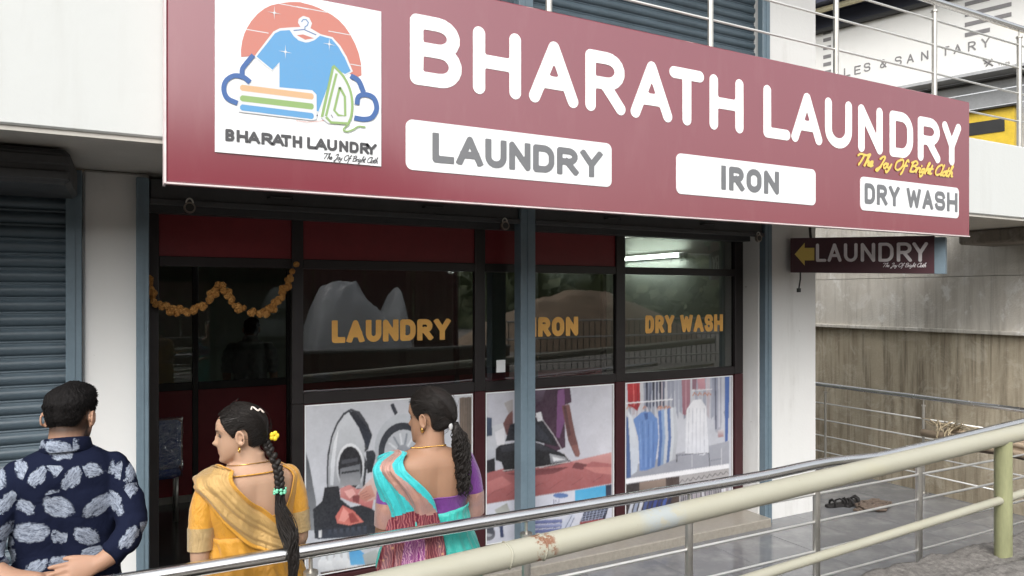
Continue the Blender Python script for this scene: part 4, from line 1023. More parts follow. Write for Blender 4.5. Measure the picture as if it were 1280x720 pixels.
# sandals and a coil of rope on the platform
M['rubber'] = pm('black_rubber', (.018,.016,.016), .6, var=.3); M['rope'] = pm('dirty_rope', (.12,.09,.07), .95, var=.4, scale=40, bump=.6)
def on_floor(px, py):
    a_, b_, v_ = ray(px, py); d = -CAMH/v_; return Vector((a_*d, b_*d, 0))
def sandal(px, py, ang, label):
    p = on_floor(px, py); t_ = thing('sandal', p, label, 'sandal', 'black sandals on the platform', rz=R(ang))
    out = [(-.12,.0),(-.11,.03),(-.05,.036),(.02,.04),(.09,.044),(.125,.025),(.13,0),(.12,-.03),(.07,-.044),(.0,-.034),(-.07,-.034),(-.112,-.025)]
    out = [tuple(q_) for q_ in catmull(out, 3, True)]
    MB().rings([[(x,y,.0) for x, y in out],[(x*1.02,y*1.04,.012) for x, y in out],[(x,y,.024) for x, y in out]]).build('sole', M['rubber'], t_, local=True)
    for x0, x1 in ((.05,.02),(.08,.10),(-.06,-.05)):
        MB().tube([(x0,-.042,.012),(x0+.01,-.03,.05),((x0+x1)/2,0,.068),(x1-.005,.03,.05),(x1,.042,.012)], .013, 8, flat=.4).build('strap', M['rubber'], t_, local=True, smooth=True)
sandal(1046,633,-8,'black strappy sandal nearest the white pillar on the platform'); sandal(1064,631,14,'black strappy sandal beside the tangled rope')
rp = on_floor(1093,636); rt = thing('rope_coil', rp, 'tangled grey brown rope lying beside the sandals', 'rope')
pts = []
for i in range(150):
    a_ = i*.42; rr = .07+.04*math.sin(i*.7)+.02*math.sin(i*1.9); pts.append((rp.x-.0+rr*1.6*math.cos(a_), rp.y+rr*math.sin(a_), .014+.035*abs(math.sin(i*.31))))
MB().tube(pts, .012, 6).build('strand', M['rope'], rt, smooth=True)
pts = [(rp.x-.13-.004*i, rp.y+.03*math.sin(i*.5), .014+.008*math.sin(i)) for i in range(30)]
MB().tube(pts, .011, 6).build('loose_end', M['rope'], rt, smooth=True)

# bundle of wooden poles tied to the side railing
M['wood'] = pm('weathered_pole_wood', (.36,.28,.2), .85, var=.35, scale=8, stretch=(1,.12,1), bump=.4); M['wood2'] = pm('dark_pole_wood', (.16,.12,.09), .9, var=.35, scale=8, stretch=(1,.12,1), bump=.4)
wp = PX(1153,538,6.86)
wb = thing('pole_bundle', (wp.x,wp.y,wp.z-.06), 'bundle of weathered wooden poles roped to the side railing', 'pole bundle')
rnd = random.Random(5)
for k, (dx, dz, r_, y0, ln, mt) in enumerate([(0,0,.037,0,2.2,'wood'),(.05,.045,.03,-.2,2.2,'wood'),(-.055,-.028,.030,-.28,2.0,'wood'),(.0,-.062,.033,-.5,2.0,'wood2'),(-.04,.04,.026,-.4,2.0,'wood'),(.05,-.03,.028,-.35,2,'wood2')]):
    y1 = wp.y+y0; P_ = []
    for i in range(14):
        f = i/13; P_.append((wp.x+dx-.06*f+.012*noise.noise(Vector((f*3,k,0))), y1-ln*f, wp.z+dz-.02+.008*f+.014*noise.noise(Vector((f*4,k,5)))))
    MB().tube(P_, [r_*(1+.12*noise.noise(Vector((i*.7,k,2)))) for i in range(14)], 10).build('pole', M[mt], wb, smooth=True)
M['straw'] = pm('straw_rope', (.4,.33,.22), .95, var=.3)
rr_ = MB(); yy = PX(1190,545,6.86).y
for k in range(4):
    y = yy+.022*k-.05+rnd.uniform(-.02,.02)
    pts = [(wp.x-.01+.105*math.cos(a_)+rnd.uniform(-.004,.004), y+.05*math.sin(a_*.5+k*2), wp.z-.01+.088*math.sin(a_)) for a_ in [2*math.pi*i/18 for i in range(19)]]
    rr_.tube(pts, .007, 5)
for k in range(26):
    a0 = Vector((wp.x-.05, yy+rnd.uniform(-.15,.15), wp.z+.08)); rr_.tube([a0, a0+Vector((rnd.uniform(-.08,.08), rnd.uniform(-.1,.1), rnd.uniform(.0,.06))), a0+Vector((rnd.uniform(-.14,.1), rnd.uniform(-.2,.2), rnd.uniform(-.1,.05)))], .004, 4)
rr_.build('binding_rope', M['straw'], wb, smooth=True)

# ================================================================== neighbouring tile shop
NO = PD(1057,92,13.0); na = Vector((.285,-.958,0)).normalized(); nb = Vector((-na.y*-1, 0, 0))
nout = Vector((na.y, -na.x, 0)); nout = nout if nout.dot(Vector((-NO.x,-NO.y,0))) > 0 else -nout
def PN(px, py, off=0):
    a_, b_, v_ = ray(px, py); o_ = NO+nout*off
    d = (o_.x*nout.x+o_.y*nout.y)/(a_*nout.x+b_*nout.y)
    return (Vector((a_*d, b_*d, CAMH+v_*d)))
def nl(p): return (p-NO).dot(na)
def NB(mb_, s0, s1, n0, n1, z0, z1):
    vs = []
    for n_ in (n0, n1):
        for s__, z in ((s0,z0),(s1,z0),(s1,z1),(s0,z1)):
            v = NO+na*s__+nout*n_; vs.append((v.x, v.y, z))
    return mb_.add(vs, [(0,1,2,3),(7,6,5,4),(0,4,5,1),(1,5,6,2),(2,6,7,3),(3,7,4,0)])
tsn = thing('tile_shop', (NO.x+1,NO.y,-1.6), 'neighbouring tile shop with a white lettered board behind the balcony railing', 'building')
zb = PN(1190,96).z; zt = PN(1110,21).z
M['nwhite'] = m_plaster('white_hoarding', (.78,.78,.76), amt=.15); M['ngrey'] = pm('grey_panel', (.38,.39,.40), .6); M['navy'] = pm('navy_soffit', (.03,.035,.06), .6); M['yellow'] = pm('yellow_paint', (.62,.43,.03), .55); M['cream'] = pm('cream_strip', (.78,.72,.5), .5); M['greybar'] = pm('grey_graphic', (.2,.195,.2), .6)
NB(MB(), -3, 5, -.25, 0, zb, zt).build('name_board', M['nwhite'], tsn)
NB(MB(), -3, 5, -.3, .10, zt+.001, zt+.06).build('board_cap', M['dark'], tsn)
NB(MB(), -3, 5, -.3, .6, zt+.35, zt+.5).build('canopy', M['navy'], tsn)
NB(MB(), -3, 5, -.2, -.02, zt+.061, zt+.349).build('recess', M['navy'], tsn)
NB(MB(), -3, 5, .3, .42, zt+.27, zt+.33).build('light_strip', M['cream'], tsn)
NB(MB(), -3, 5, -.3, .05, zb-.05, zb-.001).build('board_sill', M['ngrey'], tsn)
NB(MB(), -3, 5, -.9, -.3, zb-3.4, zb-.051).build('wall', M['ngrey'], tsn)
NB(MB(), -3, 5, -.299, -.24, zb-.12, zb-.10).build('pipe_ledge', M['dark'], tsn)
s0, s1 = nl(PN(1195,150)), nl(PN(1267,150)); z0, z1 = PN(1240,185).z, PN(1240,136).z
yp = NB(MB(), s0, s1, -.58, -.05, z0-.8, z1).build('yellow_cabin', M['yellow'], tsn)
NB(MB(), s0+.05, nl(PN(1255,150)), -.06, -.04, PN(1235,166).z, PN(1235,150).z).build('window', M['dark'], yp)
NB(MB(), s0-.05, s1+.04, -.58, .02, z1+.001, z1+.03).build('roof', M['dark'], yp)
for k in range(2):
    NB(MB(), -3, 5, .0, .02, zb-.35-.25*k, zb-.335-.25*k).build('rail', M['steel'], tsn)
def fr_n(x, z, c): v = NO+na*x+nout*(.004+c); return (v.x, v.y, z)
for chh, px, py in (('L',1059,90),('E',1072,87.5),('S',1084,84),('&',1104,79.5),('S',1123,76),('A',1138,73),('N',1156,69.5),('I',1170,67),('T',1182,64),('A',1197,61),('R',1215,57.5),('Y',1232,53.5)):
    c_ = nl(PN(px, py)); z = PN(px, py).z; wd = .055 if chh not in 'I' else .02; 
    glyph_mesh(chh, c_-wd, c_+wd, z-.075, z+.075, .0105, fr_n, False, .004).build('letter', M['greybar'], tsn)
q6 = mk(1000,0,3.6)
for (x0, y0), (x1, y1) in [((742,20),(855,-2)),((742,68),(952,22)),((742,112),(952,68)),((742,158),(855,134)),((105,150),(140,142)),((105,182),(140,172)),((105,218),(140,208)),((105,258),(140,248)),((105,292),(140,282)),((105,328),(140,318))]:
    a_ = PN(1000+x0/3.6, y0/3.6); b_ = PN(1000+x1/3.6, y1/3.6)
    NB(MB(), nl(a_), nl(b_), .002, .006, a_.z-.035, a_.z+.03).build('grey_bar', M['greybar'], tsn)
lgm = MB()
for p_, r_ in (((825,268),(870,295)),((865,265),(838,298)),((830,285),(868,272))):
    a_ = PN(1000+p_[0]/3.6, p_[1]/3.6); b_ = PN(1000+r_[0]/3.6, r_[1]/3.6); lgm.tube([fr_n(nl(a_),a_.z,0), fr_n(nl(b_),b_.z,0)], .012, 6)
for k, chh in enumerate('TILES'):
    c_ = nl(PN(1249+k*3.0, 81-k*.6)); z = PN(1249+k*3.0, 81-k*.6).z
    glyph_mesh(chh, c_-.013, c_+.013, z-.02, z+.02, .003, fr_n, False, .002, mb=lgm)
lgm.build('logo_mark', M['greybar'], tsn)

# ================================================================== across the road (seen reflected in the panes)
M['sand'] = pm('brown_sand', (.30,.215,.145), .95, var=.25, scale=3, bump=.5, bscale=30); M['green'] = pm('hill_green', (.13,.155,.07), .95, var=.5, scale=1.2, bump=.8, bscale=8)
M['tarp'] = pm('white_plastic_sheet', (.72,.74,.75), .4, var=.06); M['maroon_sheet'] = pm('red_brown_sheet', (.10,.036,.031), .55, var=.2)
def heap(name, cx, cy, rx, ry, h, z0, mat, n=40, rough_=.12, seed=0, fn=None):
    v = []; f = []
    for i in range(n+1):
        for j in range(48):
            r_ = i/n; a_ = 2*math.pi*j/48; x = cx+rx*r_*math.cos(a_); y = cy+ry*r_*math.sin(a_)
            z = z0+h*max(0, (1-r_**1.6))*(1+rough_*noise.fractal(Vector((x*.8,y*.8,seed)),1,2,4))-(.05 if i == n else 0)
            if fn: z = fn(x, y, z, r_)
            v.append((x, y, z))
    for i in range(n):
        for j in range(48): f.append((i*48+j, i*48+(j+1) % 48, (i+1)*48+(j+1) % 48, (i+1)*48+j))
    return MB().add(v, f).build(name, mat, smooth=True)
o = heap('sand_heap', 12.6,-9.5,4.6,2.6,1.75,.42,M['sand']); tag(o, 'large heap of brown sand mirrored in the pane behind the word IRON', 'sand heap')
def smooth_(x): x = min(max(x, 0), 1); return x*x*(3-2*x)
hill_v = []; hill_f = []; nx, ny = 60, 20
for j in range(ny+1):
    for i in range(nx+1):
        x = -90+i*3.4; y = -20-j*4; hh = (4.5+11*smooth_(1-(x+y*.35+4)/26))*(1-math.exp(-(j/6.)**1.5))
        hill_v.append((x, y, .43+hh*(1+.25*noise.fractal(Vector((x*.06,y*.06,0)),1,2,4))+.7*noise.noise(Vector((x*.5,y*.5,3)))*(j > 0)-(.3 if j == 0 else 0)))
for j in range(ny):
    for i in range(nx): hill_f.append((j*(nx+1)+i, j*(nx+1)+i+1, (j+1)*(nx+1)+i+1, (j+1)*(nx+1)+i))
tag(MB().add(hill_v, hill_f).build('hillside', M['green'], smooth=True), kind='structure')
lv = MB(); rnd = random.Random(11)
for k in range(2600):
    x = rnd.uniform(-40,70); j = rnd.uniform(0,9); y = -20-j*4; z = .5+(4.5+11*smooth_(1-(x+y*.35+4)/26))*(1-math.exp(-(j/6.)**1.5))
    for q_ in range(3):
        c = Vector((x+rnd.uniform(-.8,.8), y+rnd.uniform(-.8,.8), z+rnd.uniform(0,2.2))); u = Vector((rnd.uniform(-1,1),rnd.uniform(-1,1),rnd.uniform(-1,1))).normalized()*rnd.uniform(.3,.6); w_ = u.orthogonal().normalized()*rnd.uniform(.2,.5)
        lv.add([c-u-w_, c+u-w_, c+u+w_, c-u+w_], [(0,1,2,3)])
tag(lv.build('undergrowth', M['green']), 'green undergrowth on the slope across the road', kind='stuff')
ho = thing('maroon_stand_in', (3,-4.7,.45), 'dark red brown sheets standing in for an unknown thing mirrored in the shop panes', 'stand-in')  # made-up sheets that give the left panes their dark maroon reflection
for k in range(12):
    x0 = -6.0+k*1.02; pts = []
    v = []; 
    for i in range(21):
        x = x0+i*.05; y = -4.7+.02*math.sin(i*math.pi*.5)
        v += [(x,y,.45),(x,y,3.7)]
    MB().add(v, [(2*i,2*i+2,2*i+3,2*i+1) for i in range(20)]).build('sheet', M['maroon_sheet'], ho)
# white plastic sheet over a heap: ridge profile with a tall pulled-up corner
YT = 3.6; Yv = 2*YG+YT
prof_t = [(372,470),(382,412),(394,374),(411,354),(441,352),(455,367),(466,381),(477,391),(485,376),(492,362),(497,360),(502,385),(508,470)]
PT = Cur([P(a,370,Yv).x for a, b in prof_t], [P(a,b,Yv).z for a, b in prof_t])
def tarp(u, v):
    x = PT.k[0]+(PT.k[-1]-PT.k[0])*u; y = -YT+(v-.5)*1.7; k = max(0, 1-abs(2*v-1)**2.4)
    fold = .16*abs(noise.noise(Vector((x*2.2+y*2,y*2.0,4))))+.07*abs(noise.noise(Vector((x*5-y*3,y*3,1))))-.03
    return Vector((x+.06*noise.noise(Vector((y*3,v*4,u*3))), y, .44+(PT(x)-.44)*k-fold*k*1.2))
mb = MB(); nu, nv = 90, 40
for j in range(nv+1):
    for i in range(nu+1): mb.v.append(tuple(tarp(i/nu, j/nv)))
for j in range(nv):
    for i in range(nu): mb.f.append((j*(nu+1)+i, j*(nu+1)+i+1, (j+1)*(nu+1)+i+1, (j+1)*(nu+1)+i)); mb.m.append(0)
o = mb.build('plastic_covered_heap', M['tarp']); tag(o, 'white plastic sheet draped over a heap, mirrored behind the word LAUNDRY', 'covered heap')

lw_ = thing('added_dark_wall', (1.5,-2.3,.45), 'low dark wall added across the lane to darken the reflection at the foot of the panes', 'wall')  # invented wall, placed only to darken the lower part of the mirrored view
M['darkfiller'] = pm('dark_filler_wall', (.09,.045,.035), .9, var=.4, scale=9, bump=.5)
MB().box(-6,6.2,-2.45,-2.3,.45,1.02, bev=.01).build('wall_body', M['darkfiller'], lw_); MB().box(-6.02,6.22,-2.47,-2.28,1.021,1.07, bev=.01).build('coping', M['rubble'], lw_)
fe = thing('bar_fence', (10,-3.2,.45), 'dark metal bar fence across the lane, mirrored in the right hand panes', 'fence')
for z in (.62, 1.10, 1.45): MB().tube([(6.6,-3.2,z),(16,-3.2,z)], .02, 8).build('rail', M['steel_matt'], fe)
bar = MB().tube([(0,0,.45),(0,0,1.45)], .009, 6).mesh('bar', M['header'])
for k in range(63):
    q_ = bpy.data.objects.new('bar', bar); q_.location = (6.65+k*.148, -3.2, 0); link(q_, fe)
# ================================================================== people
def m_skin(name, base):
    m, t = newmat(name); a = t.node('ShaderNodeAttribute'); a.attribute_name = 'Col'
    n1 = t.noise(t.coord(), 9, 5, .6); n2 = t.noise(t.coord(), 160, 3, .6)
    c = t.mix(n1, tuple(x*.88 for x in base), tuple(x*1.1 for x in base)); c = t.mix(1.0, c, a.outputs['Color'], 'MULTIPLY')
    t.col(c); t.rough(.56); t.b.inputs['Specular IOR Level'].default_value = .35; t.b.inputs['Subsurface Weight'].default_value = .08; t.b.inputs['Subsurface Radius'].default_value = (.01,.004,.002)
    t.b.inputs['Subsurface Scale'].default_value = 1
    t.bump(n2, .14, .003); return m
M['skin1'] = m_skin('warm_brown_skin', (.47,.295,.20)); M['skin2'] = m_skin('deep_brown_skin', (.335,.19,.12)); M['skin3'] = m_skin('tan_brown_skin', (.39,.225,.15))
m, t = newmat('black_hair'); n1 = t.noise(t.coord((1,1,1)), 120, 4, .6); t.col(t.mix(n1, (.007,.006,.006), (.022,.017,.014))); t.rough(.5); t.b.inputs['Specular IOR Level'].default_value = .28; t.bump(n1, .35, .003); M['hair'] = m
M['hair_short'] = pm('short_black_hair', (.007,.006,.006), .7, var=.4, scale=60, bump=.6, bscale=260, spec=.15)
M['eye'] = pm('shaded_eye_white', (.10,.075,.065), .4); M['iris'] = pm('dark_iris', (.012,.008,.006), .15)  # shade is put into the eye white's colour
M['gold'] = pm('gold_jewellery', (.75,.47,.14), .25, metal=1)

def smooth01(x): x = min(max(x, 0), 1); return x*x*(3-2*x)
class Head:
    H = .225
    f = Cur([0,.012,.03,.045,.06,.08,.1,.12,.135,.155,.18,.2,.215,.225],[.068,.083,.081,.083,.084,.084,.083,.085,.091,.09,.077,.055,.03,.0])
    b = Cur([0,.02,.04,.06,.09,.12,.15,.18,.2,.215,.225],[-.035,-.01,.025,.055,.08,.092,.095,.083,.062,.034,.0])
    w = Cur([0,.012,.03,.05,.08,.11,.14,.165,.19,.21,.225],[.018,.034,.047,.057,.066,.0705,.074,.072,.06,.037,.002])
    nose = Cur([0,.060,.066,.073,.079,.088,.1,.115,.128,.14,.225],[0,0,.010,.022,.027,.022,.0165,.010,.004,0,0])
    lip = Cur([0,.033,.042,.0485,.055,.064,.225],[0,0,.0075,.003,.008,0,0])
    @staticmethod
    def pt(phi, h, off=0):
        """phi: angle from the nose (radians, signed), h above the chin"""
        H = Head; f, b, w = H.f(h), H.b(h), max(H.w(h), .001)
        y0, sy = (f-b)/2, (f+b)/2
        s, c = math.sin(phi), math.cos(phi)
        e = .88
        x = w*math.copysign(abs(s)**e, s); y = y0+sy*math.copysign(abs(c)**e, c)
        if c > 0:
            y += H.nose(h)*math.exp(-(x/(.0075+.006*math.exp(-((h-.076)/.012)**2)))**2)
            y += H.lip(h)*math.exp(-(x/.021)**2)+.004*math.exp(-(x/.018)**2-((h-.013)/.01)**2)
            y -= .008*math.exp(-((abs(x)-.032)/.017)**2-((h-.114)/.013)**2)
            y += .004*math.exp(-((abs(x)-.035)/.02)**2-((h-.132)/.007)**2)
        p = Vector((x, y, h))
        if off:
            n = Vector((s/max(w,.02), c/max(sy,.02), (h-.11)/.0125*.9 if h > .11 else 0)); n = Vector((s, c, max(-.2, (h-.13)/.07))).normalized(); p += n*off
        return p
def head_into(mb, T):
    rs = []; n = 72
    for i in range(61):
        h = .225*(1-math.cos(math.pi*i/60))/2
        h = min(max(h, .0004), .2246)
        rs.append([T @ Head.pt(2*math.pi*j/n, h) for j in range(n)])
    mb.rings(rs)
    for sgn in (-1, 1):      # ears: rim, bowl and lobe
        c0 = Vector((sgn*.073, -.012, .106))
        def e(u, v, o): return T @ (c0+Vector((sgn*(o+.012*max(0,-u/.02)+.004), u*1.0+.10*v, v)))
        rim = []
        for k in range(20):
            a = math.pi*2*k/19
            rim.append(e(-.0145*math.cos(a)-.002, .0265*math.sin(a), .006+.006*(1-math.cos(a))/2))
        mb.tube(rim, .0048, 8)
        for u, v, r in ((0,0,(.007,.013,.024)),(.004,-.028,(.006,.009,.01)),(.008,-.004,(.006,.006,.008))):
            q = MB().ball((0,0,0), r); cc = e(u, v, .002)
            mb.add([cc+T.to_3x3() @ Vector(p) for p in q.v], q.f)
def limb(mb, pts, radii, n=16, k=5, flat=None):
    P_ = catmull([tuple(p) for p in pts], k); Rr = catmull([(r,) for r in radii], k)
    mb.tube([Vector(p) for p in P_], [max(.002, float(r[0])) for r in Rr], n, flat=flat)
    mb.ball(P_[0], float(radii[0])*.98); mb.ball(P_[-1], float(radii[-1])*.98)
def hand(mb, wrist, d, up, side, size=1.0, curl=.5, thumb=1, spread_=.10, tcurl=.3):
    """palm and five fingers; d = direction of fingers, up = back of hand, side = towards the thumb"""
    wrist, d, up, side = Vector(wrist), Vector(d).normalized(), Vector(up).normalized(), Vector(side).normalized()
    s = size; rs = []
    for f, wd, th in ((0,.027,.020),(.15,.030,.019),(.4,.037,.0175),(.7,.042,.0155),(.95,.041,.0135),(1.06,.036,.010)):
        c = wrist+d*(f*.088*s); rs.append([c+side*(wd*s*math.cos(a))+up*(th*s*math.sin(a)) for a in [2*math.pi*j/18 for j in range(18)]])
    mb.rings(rs)
    for i, (o, L, r) in enumerate(((.030,.070,.0085),(.0105,.079,.0088),(-.0095,.073,.0084),(-.028,.058,.0074))):
        base = wrist+d*(.084*s)+side*(o*s); dd = (d+side*(spread_*(1.5-i)*.6)).normalized(); p = [base-dd*.02*s, base]; ang = 0
        for k, fr in enumerate((.45,.32,.23)):
            ang += curl*(.6 if k == 0 else 1)*(1+.06*i); v = dd*math.cos(ang)-up*math.sin(ang); p.append(p[-1]+v*(L*fr*s))
        limb(mb, p, [r*s*1.05, r*s*1.06, r*s, r*s*.95, r*s*.82], 10, 3)
    b = wrist+d*(.018*s)+side*(.024*s); td = (d*.75+side*.66*thumb-up*.15).normalized(); p = [b-td*.01, b+td*.03*s]
    v = (td*math.cos(tcurl)-up*math.sin(tcurl)*.6+d*.25).normalized(); p += [p[-1]+v*.034*s, p[-1]+v*.034*s+(v*.9-up*.15+d*.2).normalized()*.026*s]
    limb(mb, p, [.014*s, .0125*s, .0105*s, .0085*s], 10, 3)
def remesh(mb, name, vox, smooth_it=3, fac=.5):
    me = mb.mesh(name, []); o = bpy.data.objects.new(name, me); COL.objects.link(o)
    r = o.modifiers.new('r', 'REMESH'); r.mode = 'VOXEL'; r.voxel_size = vox; r.use_smooth_shade = True
    s = o.modifiers.new('s', 'SMOOTH'); s.factor = fac; s.iterations = smooth_it
    dg = bpy.context.evaluated_depsgraph_get(); out = bpy.data.meshes.new_from_object(o.evaluated_get(dg))
    bpy.data.objects.remove(o); bpy.data.meshes.remove(me); out.name = name
    out.polygons.foreach_set('use_smooth', [True]*len(out.polygons)); return out
def put(me, name, mats, parent):
    for m_ in (mats if isinstance(mats, (list, tuple)) else [mats]): me.materials.append(m_)
    o = bpy.data.objects.new(name, me); return link(o, parent, True)
def paint(me, fn):
    n = len(me.vertices); co = np.empty(n*3); me.vertices.foreach_get('co', co); co = co.reshape(-1, 3)
    at = me.color_attributes.new('Col', 'FLOAT_COLOR', 'POINT'); c = np.ones((n, 4), np.float32); c[:, :3] = fn(co); at.data.foreach_set('color', c.ravel())
def face_paint(T, lips=(.85,.48,.45), beard=0, brow=1, fade=0):
    Ti = np.array(T.inverted())
    def fn(co):
        h = np.c_[co, np.ones(len(co))] @ Ti.T; x, y, z = h[:,0], h[:,1], h[:,2]; c = np.ones((len(co), 3))
        hd = (z > -.03) & (z < .24) & (np.abs(x) < .1) & (np.abs(y) < .13)
        lm = np.exp(-(x/.024)**4-((z-.0485)/.0105)**4)*(y > .07)*hd; c = c*(1-lm[:,None])+lm[:,None]*np.array(lips)
        bx = np.abs(x); bm_ = np.exp(-((bx-.034)/.02)**4-((z-.1335-.05*(bx-.03)*(bx < .04))/.0042)**2)*(y > .05)*hd*brow*.9; c = c*(1-bm_[:,None])+bm_[:,None]*np.array((.08,.07,.06))
        em = np.exp(-((bx-.034)/.015)**4-((z-.113)/.005)**2)*(y > .05)*hd*.75; c = c*(1-em[:,None])+em[:,None]*np.array((.12,.09,.08))
        if fade:
            bk = np.clip((.012-y)/.03, 0, 1)*hd*np.clip((z-.035)/.035, 0, 1)*(np.abs(x) < .0775)*fade; c = c*(1-bk[:,None])+bk[:,None]*np.array((.05,.045,.045))
        if beard:
            bm_ = beard*hd*np.clip((.062-z)/.02, 0, 1)*np.clip((y+.035)/.03, 0, 1)*(z > -.012)*(1-lm); bm2 = beard*hd*np.exp(-((y-.0)/.012)**2)*np.clip((.11-z)/.03, 0, 1)*(z > .03)
            q = np.clip(bm_+bm2, 0, .9)[:,None]; c = c*(1-q)+q*np.array((.07,.06,.055))
        return c
    return fn
class Torso:
    def __init__(s, rows):
        z = [r[0] for r in rows]; s.rx = Cur(z, [r[1] for r in rows]); s.yf = Cur(z, [r[2] for r in rows]); s.yb = Cur(z, [r[3] for r in rows]); s.z0, s.z1 = min(z), max(z)
    def pt(s, z, th, off=0):
        """th: 0 = right, 90 = front, 180 = left, 270 = back (degrees)"""
        c, q = math.cos(R(th)), math.sin(R(th)); rx = s.rx(z)+off; ry = (s.yf(z) if q > 0 else s.yb(z))+off
        e = .86; x = rx*math.copysign(abs(c)**e, c); y = ry*math.copysign(abs(q)**e, q)
        if q < 0: y += .012*math.exp(-(x/.035)**2)*smooth01((s.z1-.06-z)/.1)     # furrow of the spine
        return Vector((x, y, z))
    def into(s, mb, n=40, m=46):
        mb.rings([[s.pt(s.z0+(s.z1-s.z0)*i/m, 360*j/n) for j in range(n)] for i in range(m+1)])
def hairline_cap(T, hl, thick, name, mat, parent, taper=.02, n=96, m=40, rough=0, extra=None):
    """hair fitted to the skull from the hairline up to the crown"""
    rs = []
    for i in range(m+1):
        s = i/m; ring = []
        for j in range(n):
            phi = -math.pi+2*math.pi*j/n; d = abs(math.degrees(phi)); h0 = hl(d); h = h0+(.2245-h0)*s
            o = thick(d, h)*smooth01((h-h0)/taper+.12)
            if extra: o += extra(phi, h)
            if rough: o += rough*noise.noise(Vector((math.sin(phi)*14, math.cos(phi)*14, h*90)))
            ring.append(T @ Head.pt(phi, h, max(o, .0006)))
        rs.append(ring)
    # inner skin so that the cap has thickness at its edge
    ring0 = [T @ Head.pt(-math.pi+2*math.pi*j/n, hl(abs(math.degrees(-math.pi+2*math.pi*j/n))), -.006) for j in range(n)]
    mb = MB(); mb.rings([ring0]+rs, cap=False); b = len(mb.v); mb.v.append(tuple(T @ Vector((0,.0,.2245+thick(90,.2245)))))
    l0 = b-n
    for j in range(n): mb.f.append((l0+j, l0+(j+1) % n, b)); mb.m.append(0)
    return mb.build(name, mat, parent, smooth=True, local=True)
def strands(lst, r, mat, name, parent, n=3):
    mb = MB()
    for p in lst: mb.tube(p, [r*(.6 if i in (0, len(p)-1) else 1) for i in range(len(p))], n, cap=False)
    return mb.build(name, mat, parent, smooth=True, local=True, fixn=False)
def noise_displace(me, fn):
    n = len(me.vertices); co = np.empty(n*3); me.vertices.foreach_get('co', co); co = co.reshape(-1, 3); no = np.empty(n*3); me.vertices.foreach_get('normal', no); no = no.reshape(-1, 3)
    d = np.array([fn(Vector(c)) for c in co]); co += no*d[:, None]; me.vertices.foreach_set('co', co.ravel()); me.update()
def sheet(fn, nu, nv, name, mats, parent, mat_of=None, thick=.003):
    mb = MB()
    for j in range(nv+1):
        for i in range(nu+1): mb.v.append(tuple(fn(i/nu, j/nv)))
    for j in range(nv):
        for i in range(nu):
            mb.f.append((j*(nu+1)+i, j*(nu+1)+i+1, (j+1)*(nu+1)+i+1, (j+1)*(nu+1)+i)); mb.m.append(mat_of((i+.5)/nu, (j+.5)/nv) if mat_of else 0)
    o = mb.build(name, mats, parent, smooth=True, local=True, fixn=False)
    if thick:
        s = o.modifiers.new('t', 'SOLIDIFY'); s.thickness = thick; s.offset = 0
    return o
def person(px, depth, alpha, label, group=None):
    a_, b_, _ = ray(px, 370); beta = math.degrees(math.atan2(a_, b_))
    return thing('person', (a_*depth, b_*depth, 0.0), label, 'person', group, rz=-R(beta+alpha))
def head_T(loc, yaw, pitch=0, roll=0, s=1.0):
    return Matrix.Translation(loc) @ Matrix.Rotation(-R(yaw), 4, 'Z') @ Matrix.Rotation(R(roll), 4, 'Y') @ Matrix.Rotation(R(pitch), 4, 'X') @ Matrix.Scale(s, 4)
def fabric(name, c1, c2, rough=.5, sheen=.3, scale=3, weave=900, stretch=(1,1,1), metal=0):
    m, t = newmat(name); w = t.coord(stretch); n1 = t.noise(w, scale, 5, .6, .4); n2 = t.noise(t.coord(), weave, 2, .5); n3 = t.noise(t.coord((1.6,1.6,.8)), 13, 5, .62, 1.6)
    t.col(t.mix(n1, c1, c2)); t.rough(rough); t.b.inputs['Sheen Weight'].default_value = sheen; t.b.inputs['Metallic'].default_value = metal
    t.bump(t.math('ADD', t.math('MULTIPLY', n3, 1.0), t.math('MULTIPLY', n2, .12)), .55, .016); return m
M['yel'] = fabric('marigold_silk', (.52,.235,.014), (.64,.31,.024), .42); M['yelgold'] = fabric('gold_tissue_silk', (.42,.25,.075), (.56,.36,.13), .38, metal=.25)
M['yelborder'] = fabric('pale_zari_border', (.55,.40,.2), (.42,.27,.10), .4, scale=60, metal=.3)
M['teal'] = fabric('turquoise_silk', (.02,.40,.44), (.03,.50,.50), .42); M['tealgreen'] = fabric('sea_green_silk', (.02,.36,.30), (.03,.47,.42), .36)
M['copper'] = fabric('copper_zari', (.52,.26,.16), (.30,.20,.22), .42, scale=14, metal=.25)
M['purple'] = fabric('purple_blouse_silk', (.125,.022,.19), (.17,.035,.25), .5)
m, t = newmat('maroon_brocade'); v = t.coord(); vo = t.node('ShaderNodeTexVoronoi'); vo.inputs['Scale'].default_value = 26; t.l.new(v, vo.inputs['Vector'])
wv = t.node('ShaderNodeTexWave'); wv.inputs['Scale'].default_value = 30; wv.inputs['Distortion'].default_value = 9; wv.inputs['Detail'].default_value = 2; t.l.new(v, wv.inputs['Vector'])
c = t.mix(t.ramp(wv.outputs['Fac'], [(.62,0),(.78,1)]), (.13,.018,.035), (.30,.10,.10)); c = t.mix(t.ramp(vo.outputs['Distance'], [(.10,1),(.16,0)]), c, (.42,.2,.1)); t.col(c); t.rough(.45); M['brocade'] = m
m, t = newmat('purple_brocade'); v = t.coord(); wv = t.node('ShaderNodeTexWave'); wv.inputs['Scale'].default_value = 36; wv.inputs['Distortion'].default_value = 12; wv.inputs['Detail'].default_value = 3; t.l.new(v, wv.inputs['Vector'])
t.col(t.mix(t.ramp(wv.outputs['Fac'], [(.55,0),(.75,1)]), (.17,.02,.14), (.38,.18,.28))); t.rough(.45); M['brocade2'] = m
